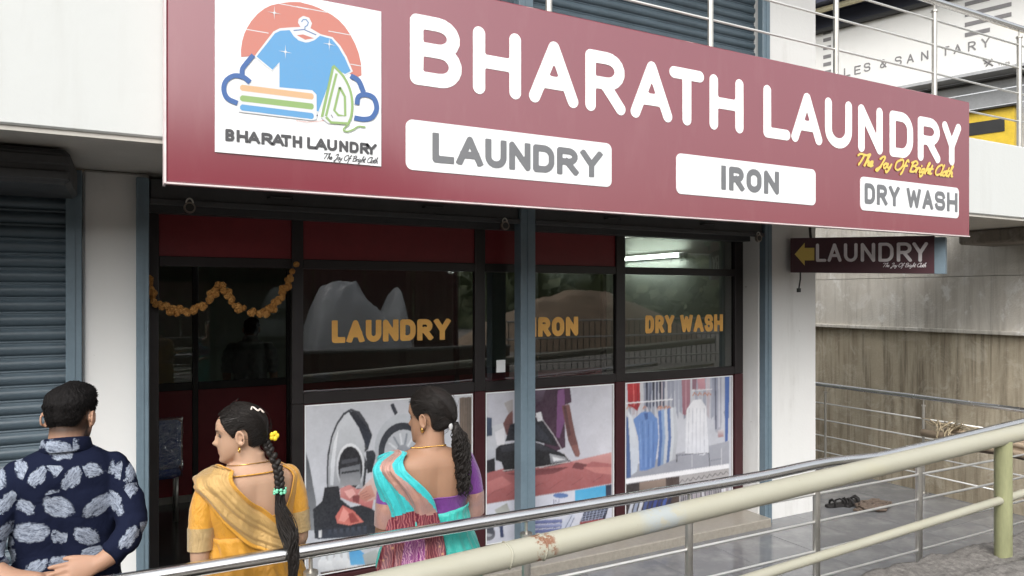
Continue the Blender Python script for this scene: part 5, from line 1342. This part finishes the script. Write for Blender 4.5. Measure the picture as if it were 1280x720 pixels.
# navy shirt with brushed pale leaf blots
m, t = newmat('navy_leaf_print'); tc = t.node('ShaderNodeTexCoord'); mp = t.node('ShaderNodeMapping'); mp.inputs['Scale'].default_value = (10.4,.01,9.6); mp.inputs['Location'].default_value = (.35,0,.25); t.l.new(tc.outputs['Object'], mp.inputs['Vector'])
vo = t.node('ShaderNodeTexVoronoi'); vo.inputs['Scale'].default_value = 1; vo.inputs['Randomness'].default_value = .62; t.l.new(mp.outputs[0], vo.inputs['Vector'])
sub = t.node('ShaderNodeVectorMath', operation='SUBTRACT'); t.l.new(mp.outputs[0], sub.inputs[0]); t.l.new(vo.outputs['Position'], sub.inputs[1])
rot = t.node('ShaderNodeVectorRotate', rotation_type='Y_AXIS'); t.l.new(sub.outputs[0], rot.inputs['Vector'])
sepc = t.node('ShaderNodeSeparateColor'); t.l.new(vo.outputs['Color'], sepc.inputs[0]); t.l.new(t.math('MULTIPLY_ADD', sepc.outputs[0], 2.2, -1.1), rot.inputs['Angle'])
sx = t.node('ShaderNodeSeparateXYZ'); t.l.new(rot.outputs[0], sx.inputs[0])
wob = t.math('MULTIPLY', t.math('SUBTRACT', t.noise(t.coord(), 24, 8, .8), .5), 3.0)
r2 = t.math('ADD', t.math('ADD', t.math('POWER', t.math('ABSOLUTE', t.math('DIVIDE', sx.outputs[0], .52)), 2), t.math('POWER', t.math('ABSOLUTE', t.math('DIVIDE', sx.outputs[2], .31)), 2)), wob)
r2 = t.math('MULTIPLY', r2, t.math('MULTIPLY_ADD', sepc.outputs[1], 1.3, .55))
st = t.node('ShaderNodeMapping'); st.inputs['Scale'].default_value = (2.6,1,8); t.l.new(rot.outputs[0], st.inputs['Vector']); nst = t.noise(st.outputs[0], 2.2, 5, .7, 1.2)
mask = t.math('MULTIPLY', t.ramp(r2, [(.6,1),(.82,0)]), t.ramp(nst, [(.32,.12),(.56,1)]))
t.col(t.mix(mask, (.008,.011,.028), t.mix(nst, (.16,.20,.28), (.42,.46,.53)))); t.rough(.9); t.b.inputs['Specular IOR Level'].default_value = .08; n3 = t.noise(t.coord(), 16, 4, .6, .8); t.bump(n3, .3, .015); M['shirt'] = m
M['trouser'] = fabric('dark_trouser_cloth', (.02,.02,.025), (.03,.03,.035), .8); M['greyshirt'] = fabric('grey_shirt_cloth', (.2,.2,.21), (.25,.25,.26), .8)
M['slipper'] = pm('brown_slipper', (.06,.035,.02), .7)

WOMAN = [(1.385,.050,.050,.050),(1.36,.053,.050,.054),(1.343,.070,.052,.060),(1.328,.108,.055,.070),(1.31,.146,.062,.080),(1.28,.168,.075,.090),(1.23,.166,.098,.094),(1.17,.156,.118,.090),(1.10,.140,.102,.082),(1.04,.138,.10,.084),(.96,.164,.105,.106),(.88,.186,.106,.126),(.79,.186,.10,.12),(.70,.17,.095,.11)]
def legs(mb, hip=.09, z=.78, r=(.095,.085,.055,.05,.036)):
    for s in (-1, 1):
        limb(mb, [(s*hip,0,z),(s*hip,.01,.62),(s*hip*1.0,.015,.42),(s*hip,-.01,.28),(s*hip,-.02,.08)], r, 14, 4)
        limb(mb, [(s*hip,-.04,.035),(s*hip,.05,.04),(s*hip*1.1,.14,.025)], [.035,.038,.026], 12, 4, flat=.75)
def braid_fn(path, k=10): return [Vector(p) for p in catmull([tuple(p) for p in path], k)]

def skirt(T, ztop, name, mat, parent, folds=26, amp=.006, out=.018, flare=.05, tilt=0, seed=0, zmin=.03):
    rs = []; n = 180; m_ = 60
    for i in range(m_+1):
        f = i/m_; ring = []
        for j in range(n):
            th = 360*j/n; zt = ztop+tilt*math.cos(R(th)); z = zt+(zmin-zt)*f; zz = max(z, .80)
            p = T.pt(zz, th, out); dn = max(0, .80-z)
            sc = 1+flare*dn+dn*.05
            w_ = amp*(.35+1.6*smooth01((ztop-z)/.7))*math.sin(folds*R(th)+2.5*noise.noise(Vector((th*.02, z*1.5, seed))))
            diag = .0065*math.sin(60*(z+.16*math.cos(R(th+40)))+3*noise.noise(Vector((p.x*9,p.y*9,seed+3))))*math.exp(-max(0,ztop-z)/.16)
            k = sc+(w_+diag)/.16
            ring.append((p.x*k, p.y*k, z))
        rs.append(ring)
    mb = MB().rings(rs, cap=False); o = mb.build(name, mat, parent, smooth=True, local=True)
    s = o.modifiers.new('t', 'SOLIDIFY'); s.thickness = .004; s.offset = 0; return o
def blouse(T, zbot, ztop_fn, name, mat, parent, arms, sleeve, off=.008, piping=None, border=None, seed=0):
    """short fitted blouse: body panel with a scooped back, and sleeves"""
    n = 168; m_ = 26; rs = []
    for i in range(m_+1):
        f = i/m_; ring = []
        for j in range(n):
            th = 360*j/n; zt = ztop_fn(th); z = zbot+(zt-zbot)*f
            wr = .0022*math.sin(40*z+4*noise.noise(Vector((th*.03, z*6, seed))))*(1-f)
            ring.append(T.pt(z, th, off+wr))
        rs.append(ring)
    o = MB().rings(rs, cap=False).build(name, mat, parent, smooth=True, local=True)
    s = o.modifiers.new('t', 'SOLIDIFY'); s.thickness = .004; s.offset = -.5
    if piping: MB().tube(rs[-1]+[rs[-1][0]], .0032, 6, cap=False).build('neckline_piping', piping, o, smooth=True, local=True)
    for (pts, rad) in arms:
        P_ = catmull([tuple(p) for p in pts], 8); Rr = [float(r[0]) for r in catmull([(r,) for r in rad], 8)]; N = len(P_); k = int(N*sleeve)
        rr = [Rr[i]+.006+.0015*noise.noise(Vector((i*.8, seed, pts[0][0]))) for i in range(k)]
        mb = MB().tube([Vector(p) for p in P_[:k]], rr, 22, cap=False); mb.ball(P_[0], Rr[0]+.006, 20, 12)
        q = mb.build('sleeve', mat, o, smooth=True, local=True)
        if border:
            b0 = int(k*.62); MB().tube([Vector(p) for p in P_[b0:k]], [r+.0025 for r in rr[b0:k]], 22, cap=False).build('sleeve_border', border, o, smooth=True, local=True)
    return o

# ------------------------------------------------------------------ woman in the yellow sari
A = person(312, 2.66, -16, 'woman in a yellow and gold sari with a long plait, head turned left'); 
T = Torso(WOMAN); mb = MB(); T.into(mb); legs(mb)
HT = head_T((-.022,.012,1.350), -64, -3, 0, .94)
head_into(mb, HT)
limb(mb, [(0,-.012,1.30),(-.006,-.008,1.36),(-.018,.004,1.42)], [.058,.049,.05], 20)
armsA = []
for s in (-1, 1):
    pts = [(s*.138,-.005,1.272),(s*.164,-.012,1.20),(s*.174,-.022,1.11),(s*.176,-.02,1.03),(s*.15,.07,1.0),(s*.09,.17,1.01)]; rad = [.043,.040,.036,.032,.028,.021]
    limb(mb, pts, rad); armsA.append((pts, rad)); hand(mb, (s*.09,.17,1.01), (-s*.8,.55,.1), (0,.3,1), (s*.3,.6,.4), .88, .45)
me = remesh(mb, 'body', .0045); paint(me, face_paint(HT)); put(me, 'body', M['skin1'], A)
for s in (-1, 1):
    e_ = put(MB().ball(HT @ Vector((s*.032,.0628,.1125)), .0115, 14, 10).mesh('eye', [], True), 'eye', M['eye'], A)
    put(MB().ball(HT @ Vector((s*.033,.0712,.1125)), .0055, 10, 8).mesh('iris', [], True), 'iris', M['iris'], e_)
hlw = Cur([0,30,52,68,80,88,97,106,116,135,180],[.188,.180,.160,.128,.104,.120,.139,.130,.086,.058,.052])
bun = lambda phi, h: .012*math.exp(-((abs(math.degrees(phi))-180)/34)**2-((h-.075)/.03)**2)
hr = hairline_cap(HT, hlw, lambda d, h: .0085+.004*smooth01((h-.16)/.05), 'hair', M['hair'], A, extra=bun)
rnd = random.Random(21); lst = []
for k in range(520):
    d0 = rnd.uniform(0, 150); sg = rnd.choice((-1, 1)); h0 = hlw(d0)+rnd.uniform(.002,.10)*(1 if d0 < 110 else .4); h0 = min(h0, .218); pts = []
    if d0 < 25: d0 = 25*rnd.random()
    for i in range(9):
        f = i/8; d = d0+(176-d0)*f; hh = h0+(.075-h0)*(f**1.5)+.030*math.sin(math.pi*f)*(1-abs(h0-.15)*4 if h0 > .1 else .3)
        hh = min(max(hh, hlw(d)+.004), .219)
        pts.append(HT @ Head.pt(sg*R(d), hh, .0105+.0035*smooth01((hh-.16)/.05)+rnd.uniform(-.0006,.0012)+bun(sg*R(d), hh)))
    lst.append(pts)
strands(lst, .0009, M['hair'], 'hair_strands', hr)
nape = HT @ Head.pt(math.pi, .072, .02)
bp0 = [nape, nape+Vector((.012,-.012,-.03)), Vector((nape.x+.016,-.108,1.345)), Vector((nape.x+.020,-.122,1.30)), Vector((nape.x+.022,-.126,1.255))]
pb_ = braid_fn(bp0, 12); mbb = MB(); Lb = len(pb_)
for i in range(0, Lb-1, 5):       # overlapping lobes of the plait
    for sgn in (-1, 1):
        p = pb_[min(i+(2 if sgn > 0 else 0), Lb-1)]; q = MB().ball((0,0,0), (.0105,.012,.0165), 12, 8); Rm = Matrix.Rotation(sgn*.6, 3, 'Y')
        mbb.add([p+Vector((sgn*.0065,-.003,0))+Rm @ Vector(v) for v in q.v], q.f)
pl_ = mbb.build('plait', M['hair'], A, smooth=True, local=True)
e0 = pb_[-1]; lst = []
for k in range(210):
    a_ = rnd.uniform(0, 2*math.pi); r_ = math.sqrt(rnd.random()); L_ = rnd.uniform(.17,.35); ph = rnd.uniform(0, 6); pts = []
    for i in range(15):
        f = i/14; wd = .009+.015*math.sin(math.pi*min(1, f*1.12))**.8*(1-.45*f); 
        pts.append((e0.x+.0+r_*wd*math.cos(a_)+.010*f*math.sin(9*f+2)+.004*math.sin(ph+14*f)+.006*f, e0.y-.004-.125*smooth01((f-.15)/.6)+r_*wd*.6*math.sin(a_)+.003*math.cos(ph+12*f), e0.z-L_*f))
    lst.append(pts)
strands(lst, .0017, M['hair'], 'loose_tail', pl_, 4)
fly = []
for k in range(70):
    d = rnd.uniform(20, 178); sg = rnd.choice((-1, 1)); hh = min(.216, hlw(d)+rnd.uniform(.0, .1)); p0 = Head.pt(sg*R(d), hh, .010); p1 = Head.pt(sg*R(min(d+rnd.uniform(8, 26), 180)), max(.03, hh+rnd.uniform(-.03, .02)), .012+rnd.uniform(.002, .012)); p2 = Head.pt(sg*R(min(d+rnd.uniform(20, 46), 180)), max(.02, hh+rnd.uniform(-.05, .02)), .012+rnd.uniform(.0, .018))
    fly.append([HT @ Vector(q_) for q_ in catmull([tuple(p0), tuple(p1), tuple(p2)], 4)])
strands(fly, .0006, M['hair'], 'stray_hairs', pl_)
M['clipyellow'] = pm('yellow_clip', (.75,.55,.03), .4); M['clipgreen'] = pm('mint_beads', (.2,.62,.4), .35); M['clipwhite'] = pm('pearl_clip', (.7,.62,.55), .3)
cl = MB(); p0 = nape+Vector((.03,-.012,.022))
for k in range(5): cl.ball(p0+Vector((.010*math.cos(k*1.26),-.006,.010*math.sin(k*1.26))), (.009,.006,.010), 10, 6)
put(cl.mesh('flower_clip', [], True), 'flower_clip', M['clipyellow'], A)
cl = MB()
for k in range(16): cl.ball(pb_[-1]+Vector((.019*math.cos(k*.39*2),.015*math.sin(k*.39*2)-.003,.006*(k % 3)-.004)), .0062, 8, 6)
put(cl.mesh('hair_band', [], True), 'hair_band', M['clipgreen'], A)
c0 = [HT @ Head.pt(R(-128), .196, .017), HT @ Head.pt(R(-140), .203, .018), HT @ Head.pt(R(-146), .188, .018), HT @ Head.pt(R(-158), .192, .018), HT @ Head.pt(R(-162), .178, .018)]
put(MB().tube(braid_fn(c0, 4), .0032, 6).mesh('hair_pin', [], True), 'hair_pin', M['clipwhite'], A)
def earring(T_, s, mat, par, r=.009):
    c = T_ @ Vector((s*.080,-.006,.068)); put(MB().tube([c+Vector((0, r*math.cos(a_), r*math.sin(a_)-.006)) for a_ in [2*math.pi*i/14 for i in range(15)]], .0021, 6).mesh('earring', [], True), 'earring', mat, par)
for s in (-1, 1): earring(HT, s, M['gold'], A, .010)
nk = [T.pt(1.343-.010*math.sin(R(th)), th, .004) for th in range(0, 361, 12)]
put(MB().tube(nk, .0017, 6).mesh('necklace', [], True), 'necklace', M['gold'], A)
def scoopA(th):
    d = (th-270+180) % 360-180
    back = 1.160+.165*smooth01((abs(d)-30)/34); front = 1.20+.12*smooth01((abs(abs(d)-180)*-1+46)/-30+0) if False else 1.22
    if abs(d) < 90: return back
    fd = 180-abs(d); return 1.20+.125*smooth01((fd-28)/34)
bl = blouse(T, 1.085, scoopA, 'blouse', M['yel'], A, armsA, .52, border=M['yelborder'], piping=M['yel'], seed=1)
sp = [T.pt(1.318, th, .006) for i, th in enumerate(range(222, 320, 6))]
put(MB().tube(sp, .0028, 6).mesh('blouse_string', [], True), 'blouse_string', M['yel'], bl)
skirt(T, 1.10, 'sari_skirt', M['yel'], A, tilt=-.008, seed=2)
zc = Cur([0,.12,.25,.4,.6,.8,1],[1.20,1.30,1.335,1.29,1.185,1.09,1.03]); tcn = Cur([0,.12,.25,.4,.6,.8,1],[128,150,188,222,252,283,318])
def palluA(u, v):
    z = zc(v); th = tcn(v); w_ = (.125 if v > .3 else .11)-.03*v; t_ = (u-.5)*w_
    dz = -t_*.62; dth = -math.degrees(t_*.78/.15)
    fold = .0006*math.sin(u*2*math.pi*5+3*v)+.011*noise.noise(Vector((u*5+v*1.2, v*1.6, 4)))+.006*noise.noise(Vector((u*14+v*2, v*2.6, 9)))
    bul = .024+.016*math.exp(-((v-.25)/.12)**2)+.010*smooth01((v-.6)/.3)
    return T.pt(min(max(z+dz, .9), 1.335), th+dth, bul+fold)+Vector((0,0,.028*math.exp(-((v-.25)/.1)**2)*(1-u)))
sheet(palluA, 30, 80, 'sari_pallu', [M['yelgold'], M['yel']], A, lambda u, v: 1 if u < .10 or u > .90 else 0)
def foldA(u, v):      # gathered cloth rising from the waist on her right
    th = 282+70*v; z = 1.075-.05*v+(.5-u)*(.075+.05*v)
    return T.pt(z, th, .026+.006*math.sin(u*16+v*4)+.006*noise.noise(Vector((u*4, v*5, 8))))
sheet(foldA, 24, 40, 'waist_fold', [M['yel']], A)

# ------------------------------------------------------------------ woman in the turquoise sari
B = person(537, 2.98, -20, 'woman in a turquoise and purple sari with curly tied hair, seen from behind')
rowsB = [(z*1.0-.010, rx*1.03, yf*1.12, yb*1.1) for z, rx, yf, yb in WOMAN]
T = Torso(rowsB); mb = MB(); T.into(mb); legs(mb)
HT = head_T((.014,.015,1.345), -40, -2, 0, 1.01)
head_into(mb, HT); limb(mb, [(0,-.01,1.29),(.004,-.006,1.36),(.008,.004,1.42)], [.068,.056,.056], 20)
armsB = []
for s in (-1, 1):
    pts = [(s*.146,-.005,1.262),(s*.174,-.012,1.19),(s*.186,-.018,1.10),(s*.190,.0,1.02),(s*.17,.09,1.0),(s*.10,.20,1.03)]; rad = [.046,.044,.041,.036,.031,.024]
    limb(mb, pts, rad); armsB.append((pts, rad)); hand(mb, (s*.10,.20,1.03), (-s*.8,.55,.1), (0,.3,1), (s*.3,.6,.4), .9, .45)
me = remesh(mb, 'body', .0045); paint(me, face_paint(HT)); put(me, 'body', M['skin2'], B)
for s in (-1, 1):
    e_ = put(MB().ball(HT @ Vector((s*.032,.0628,.1125)), .0115, 14, 10).mesh('eye', [], True), 'eye', M['eye'], B)
    put(MB().ball(HT @ Vector((s*.033,.0712,.1125)), .0055, 10, 8).mesh('iris', [], True), 'iris', M['iris'], e_)
bunB = lambda phi, h: .014*math.exp(-((abs(math.degrees(phi))-180)/36)**2-((h-.105)/.035)**2)
hr = hairline_cap(HT, hlw, lambda d, h: .0095+.005*smooth01((h-.16)/.05), 'hair', M['hair'], B, extra=bunB)
lst = []
for k in range(520):
    d0 = rnd.uniform(0, 150); sg = rnd.choice((-1, 1)); h0 = min(hlw(d0)+rnd.uniform(.002,.10)*(1 if d0 < 110 else .4), .218); pts = []
    for i in range(9):
        f = i/8; d = d0+(176-d0)*f; hh = h0+(.105-h0)*(f**1.4)+.025*math.sin(math.pi*f)*(1-abs(h0-.15)*4 if h0 > .1 else .3); hh = min(max(hh, hlw(d)+.004), .219)
        pts.append(HT @ Head.pt(sg*R(d), hh, .0115+.0045*smooth01((hh-.16)/.05)+rnd.uniform(-.0006,.0012)+bunB(sg*R(d), hh)))
    lst.append(pts)
strands(lst, .0009, M['hair'], 'hair_strands', hr)
n0 = HT @ Head.pt(math.pi, .092, .018); lst = []
for k in range(190):
    a_ = rnd.uniform(0, 2*math.pi); r_ = math.sqrt(rnd.random()); L_ = rnd.uniform(.15,.30); ph = rnd.uniform(0, 6); fr = rnd.uniform(20,46); pts = []; cr = rnd.uniform(.003,.011)
    for i in range(26):
        f = i/25; wd = .013+.022*smooth01(f*2.2)*(1-.3*f); c = cr*smooth01(f*3)
        y_ = n0.y-.006-.016*smooth01(f*2); y_ = min(y_, -.105*smooth01(f*2)+n0.y*(1-smooth01(f*2)))
        pts.append((n0.x+.012+.018*f+r_*wd*math.cos(a_)+c*math.sin(ph+fr*f*L_/.25), y_-.012*f+r_*wd*.6*math.sin(a_)+c*math.cos(ph+fr*f*L_/.25), n0.z+.004-L_*f))
    lst.append(pts)
tl_ = strands(lst, .0019, M['hair'], 'curly_tail', B, 4)
fly = []
for k in range(70):
    d = rnd.uniform(20, 178); sg = rnd.choice((-1, 1)); hh = min(.216, hlw(d)+rnd.uniform(.0, .1)); p0 = Head.pt(sg*R(d), hh, .010); p1 = Head.pt(sg*R(min(d+rnd.uniform(8, 26), 180)), max(.03, hh+rnd.uniform(-.03, .02)), .012+rnd.uniform(.002, .012)); p2 = Head.pt(sg*R(min(d+rnd.uniform(20, 46), 180)), max(.02, hh+rnd.uniform(-.05, .02)), .012+rnd.uniform(.0, .018))
    fly.append([HT @ Vector(q_) for q_ in catmull([tuple(p0), tuple(p1), tuple(p2)], 4)])
strands(fly, .0006, M['hair'], 'stray_hairs', B)
mb = MB(); mb.ball(n0+Vector((.012,-.02,-.10)), (.022,.014,.10), 14, 12); put(mb.mesh('tail_core', [], True), 'tail_core', M['hair'], tl_)
M['clipgrey'] = pm('grey_clip', (.45,.45,.45), .3)
put(MB().ball(n0+Vector((-.012,-.016,-.012)), (.009,.006,.016), 10, 8).mesh('hair_clip', [], True), 'hair_clip', M['clipgrey'], B)
for s in (-1, 1):
    c = HT @ Vector((s*.079,-.004,.070)); put(MB().ball(c, (.007,.009,.013), 12, 8).mesh('earring', [], True), 'earring', M['gold'], B)
nk = [T.pt(1.338-.012*math.sin(R(th)), th, .004) for th in range(0, 361, 6)]
mbn = MB()
for i, p in enumerate(nk[:-1]): mbn.ball(p, .0035, 8, 6)
put(mbn.mesh('necklace', [], True), 'necklace', M['gold'], B)
def scoopB(th):
    d = (th-270+180) % 360-180
    if abs(d) < 90: return 1.145+.165*smooth01((abs(d)-26)/36)
    fd = 180-abs(d); return 1.20+.11*smooth01((fd-28)/34)
bl = blouse(T, 1.075, scoopB, 'blouse', M['purple'], B, armsB, .55, piping=M['purple'], border=M['copper'], seed=5)
skirt(T, 1.085, 'sari_skirt', M['tealgreen'], B, tilt=.02, seed=7, out=.022)
# pallu hanging from the left shoulder down the back
lz = Cur([0,.10,.2,.35,.5,.75,1],[1.17,1.265,1.315,1.24,1.13,.95,.78])
def palluB(u, v):
    z = lz(v); 
    thl = Cur([0,.1,.2,.35,.6,1],[118,138,172,187,196,205])(v); thr = Cur([0,.1,.2,.3,.5,.7,1],[96,150,206,232,266,272,268])(v)
    th = thl+(thr-thl)*u; f = .004*math.sin(u*2*math.pi*4.5+1.6*math.sin(v*5))*smooth01((v-.2)/.3)+.010*noise.noise(Vector((u*6, v*1.5, 2)))+.005*noise.noise(Vector((u*16, v*2.5, 6)))
    z2 = z+(.026*math.sin(u*math.pi)*math.exp(-((v-.2)/.1)**2)); zz = min(max(z2, .8), 1.335)
    p = T.pt(zz, th, .030+.042*math.exp(-((v-.22)/.16)**2)*smooth01((1-u)*2)+f+.025*smooth01((v-.45)/.5)+.03*smooth01(1-u*2.2)*smooth01((v-.2)/.2)); p.z = z2; return p
def matB(u, v):
    edge = .54
    if v > edge+.012*math.sin(u*9): return 3 if .38 < u < .74 and v > .63 else 2
    if v > .17:
        c = .36+.46*(v-.17)/.37
        if c-.2 < u < c+.17: return 1
    return 0
sheet(palluB, 64, 110, 'sari_pallu', [M['teal'], M['copper'], M['brocade'], M['brocade2']], B, matB)

# ------------------------------------------------------------------ man in the leaf-print shirt
MAN = [(1.475,.056,.055,.055),(1.45,.060,.056,.060),(1.43,.085,.06,.068),(1.412,.118,.065,.078),(1.388,.146,.075,.090),(1.35,.165,.088,.10),(1.28,.168,.105,.105),(1.2,.162,.115,.102),(1.1,.158,.112,.092),(1.02,.152,.108,.09),(.95,.156,.105,.10),(.86,.168,.10,.115),(.78,.17,.10,.11),(.72,.16,.09,.1)]
def man(root, skin, shirt_mat, head_yaw, vox, handsback=True, pitch=0):
    T = Torso(MAN); mb = MB(); T.into(mb); legs(mb, .095, .82)
    HT = head_T((.010,.018,1.435), head_yaw, pitch, 0, .99); head_into(mb, HT)
    limb(mb, [(0,-.012,1.38),(.0,-.008,1.45),(.005,.004,1.52)], [.07,.06,.058], 20)
    if handsback:
        arms = [([(.148,-.005,1.345),(.182,-.035,1.27),(.206,-.075,1.20),(.210,-.118,1.14),(.175,-.165,1.085),(.110,-.185,1.045)],[.054,.050,.046,.041,.038,.030]),
                ([(-.148,-.005,1.345),(-.19,-.035,1.26),(-.225,-.075,1.16),(-.225,-.125,1.085),(-.16,-.18,1.04),(-.07,-.205,1.025)],[.054,.050,.046,.042,.039,.029])]
        limb(mb, *arms[0]); limb(mb, *arms[1])
        hand(mb, (.113,-.19,1.045), (-.96,-.15,-.10), (-.1,-.9,.42), (-.12,.35,.9), .98, .10, .5, .10, .1)     # right hand laid over the left wrist
        hand(mb, (-.072,-.205,1.024), (.95,-.05,-.20), (.1,-.8,-.45), (.1,-.55,-.8), .96, .42, .9, .05, .1)
    else:
        arms = [([(s*.182,-.005,1.345),(s*.225,-.01,1.25),(s*.235,-.015,1.13),(s*.24,.0,1.02),(s*.235,.05,.92),(s*.225,.08,.82)],[.058,.054,.048,.042,.036,.028]) for s in (1,-1)]
        for s, a_ in zip((1,-1), arms): limb(mb, *a_); hand(mb, a_[0][-1], (0,.2,-1), (s,0,0), (0,1,.1), .95, .3)
    me = remesh(mb, 'body', vox); paint(me, face_paint(HT, (.8,.5,.47), .85, 1, .9)); put(me, 'body', skin, root)
    for s in (-1, 1):
        e_ = put(MB().ball(HT @ Vector((s*.032,.0628,.1125)), .0115, 14, 10).mesh('eye', [], True), 'eye', M['eye'], root)
    # shirt
    sb_ = MB(); n = 48
    rs = []
    for i in range(41):
        z = .83+(1.437-.83)*i/40; loose = .010+.010*smooth01((1.15-z)/.2)+.004*smooth01((1.3-z)/.2)
        rs.append([T.pt(z, 360*j/n, loose) for j in range(n)])
    sb_.rings(rs)
    cut = [5.0, 3.9]
    for k, (pts, rad) in enumerate(arms):
        P_ = catmull([tuple(p) for p in pts], 6); Rr = [float(r[0]) for r in catmull([(r,) for r in rad], 6)]; N = int(6*(4.75 if (k == 0 and handsback) else 3.7 if handsback else 2.6))
        sb_.tube([Vector(p) for p in P_[:N]], [r+.010+.003*noise.noise(Vector((i*.9,k,1))) for i, r in enumerate(Rr[:N])], 20); sb_.ball(P_[0], Rr[0]+.008, 16, 10)
    ms = remesh(sb_, 'shirt', .007, 4)
    def wr(c):
        q = .007*noise.noise(Vector((c.x*8, c.y*9, c.z*13)))+.004*noise.noise(Vector((c.x*20+c.z*14, c.y*16, c.z*10)))+.004*math.sin(55*(c.z+.35*abs(c.x)))*math.exp(-((c.z-1.02)/.1)**2)
        if abs(c.x) > .2: q += .004*math.sin(75*c.z+10*c.x)*.8
        return q+.002*noise.noise(c*35)
    noise_displace(ms, wr); so = put(ms, 'shirt', shirt_mat, root)
    # collar: standing band with the fold turned down
    rs = []
    prof_ = [(1.418,.018),(1.440,.015),(1.462,.012),(1.470,.0145),(1.466,.020),(1.445,.025),(1.424,.031),(1.419,.029)]
    for z, of in prof_:
        rs.append([Vector(((.058+of)*math.cos(a_), -.004+(.058+of)*math.sin(a_), z-.016*math.sin(a_))) for a_ in [2*math.pi*j/48 for j in range(48)]])
    MB().rings(rs, cap=False).build('collar', shirt_mat, so, smooth=True, local=True)
    # trousers
    tb = MB(); rs = [[T.pt(max(z,.73), 360*j/40, .012) for j in range(40)] for z in (.74,.8,.86,.92,.96)]; tb.rings(rs)
    for s in (-1, 1): limb(tb, [(s*.09,0,.82),(s*.098,.008,.6),(s*.10,.01,.4),(s*.10,-.01,.06)], [.105,.095,.08,.07], 18)
    put(remesh(tb, 'trousers', .012, 4), 'trousers', M['trouser'], root)
    for s in (-1, 1):
        MB().rings([[(s*.10+.048*math.cos(a_)*k, .05+.125*math.sin(a_)*k, z) for a_ in [2*math.pi*j/20 for j in range(20)]] for z, k in ((.0,.95),(.02,1.0),(.05,.9),(.075,.6))]).build('shoe', M['slipper'], root, smooth=True, local=True)
    hm = Cur([0,25,45,62,76,84,92,104,114,128,150,180],[.172,.170,.158,.135,.096,.088,.138,.136,.110,.092,.080,.076])
    def th_(d, h): return .0025+.013*smooth01((h-.135)/.06)+.008*smooth01((h-.17)/.03)*smooth01((100-d)/60)
    quiff = lambda phi, h: .017*math.exp(-((abs(math.degrees(phi))-12)/34)**2-((h-.187)/.022)**2)
    h_ = hairline_cap(HT, hm, th_, 'hair', M['hair_short'], root, taper=.045, n=144, m=64, rough=.0035, extra=quiff)
    rr = random.Random(9); lst = []
    for k in range(2600):
        phi = rr.uniform(-math.pi, math.pi); d = abs(math.degrees(phi)); h0 = hm(d); h = h0+(.224-h0)*rr.random()**.8
        base = Head.pt(phi, h, max(.0005, th_(d, h)*smooth01((h-h0)/.045+.12)+quiff(phi, h))-.003); tip = Head.pt(phi*(1-.04), max(h-.012, h0*.98) if h < .17 else h, th_(d, h)*smooth01((h-h0)/.045+.12)+quiff(phi, h)+.0035*rr.random())
        dirv = Vector((0,.008,0)) if h > .17 else Vector((0,0,-.002)); lst.append([HT @ base, HT @ (base.lerp(tip, .6)+dirv*.3), HT @ (tip+dirv)])
    strands(lst, .0008, M['hair_short'], 'hair_strands', h_)
    return HT
C = person(83, 2.62, 4, 'man in a navy leaf print shirt with hands clasped behind his back'); C.scale = (.982,.982,.982); man(C, M['skin3'], M['shirt'], 24, .0045, True, -2)
D_ = person(313, 7.75, 10, 'person in a plain grey shirt seen dimly through the inner partition'); D_.location.z = .055; man(D_, M['skin3'], M['greyshirt'], 0, .010, False)
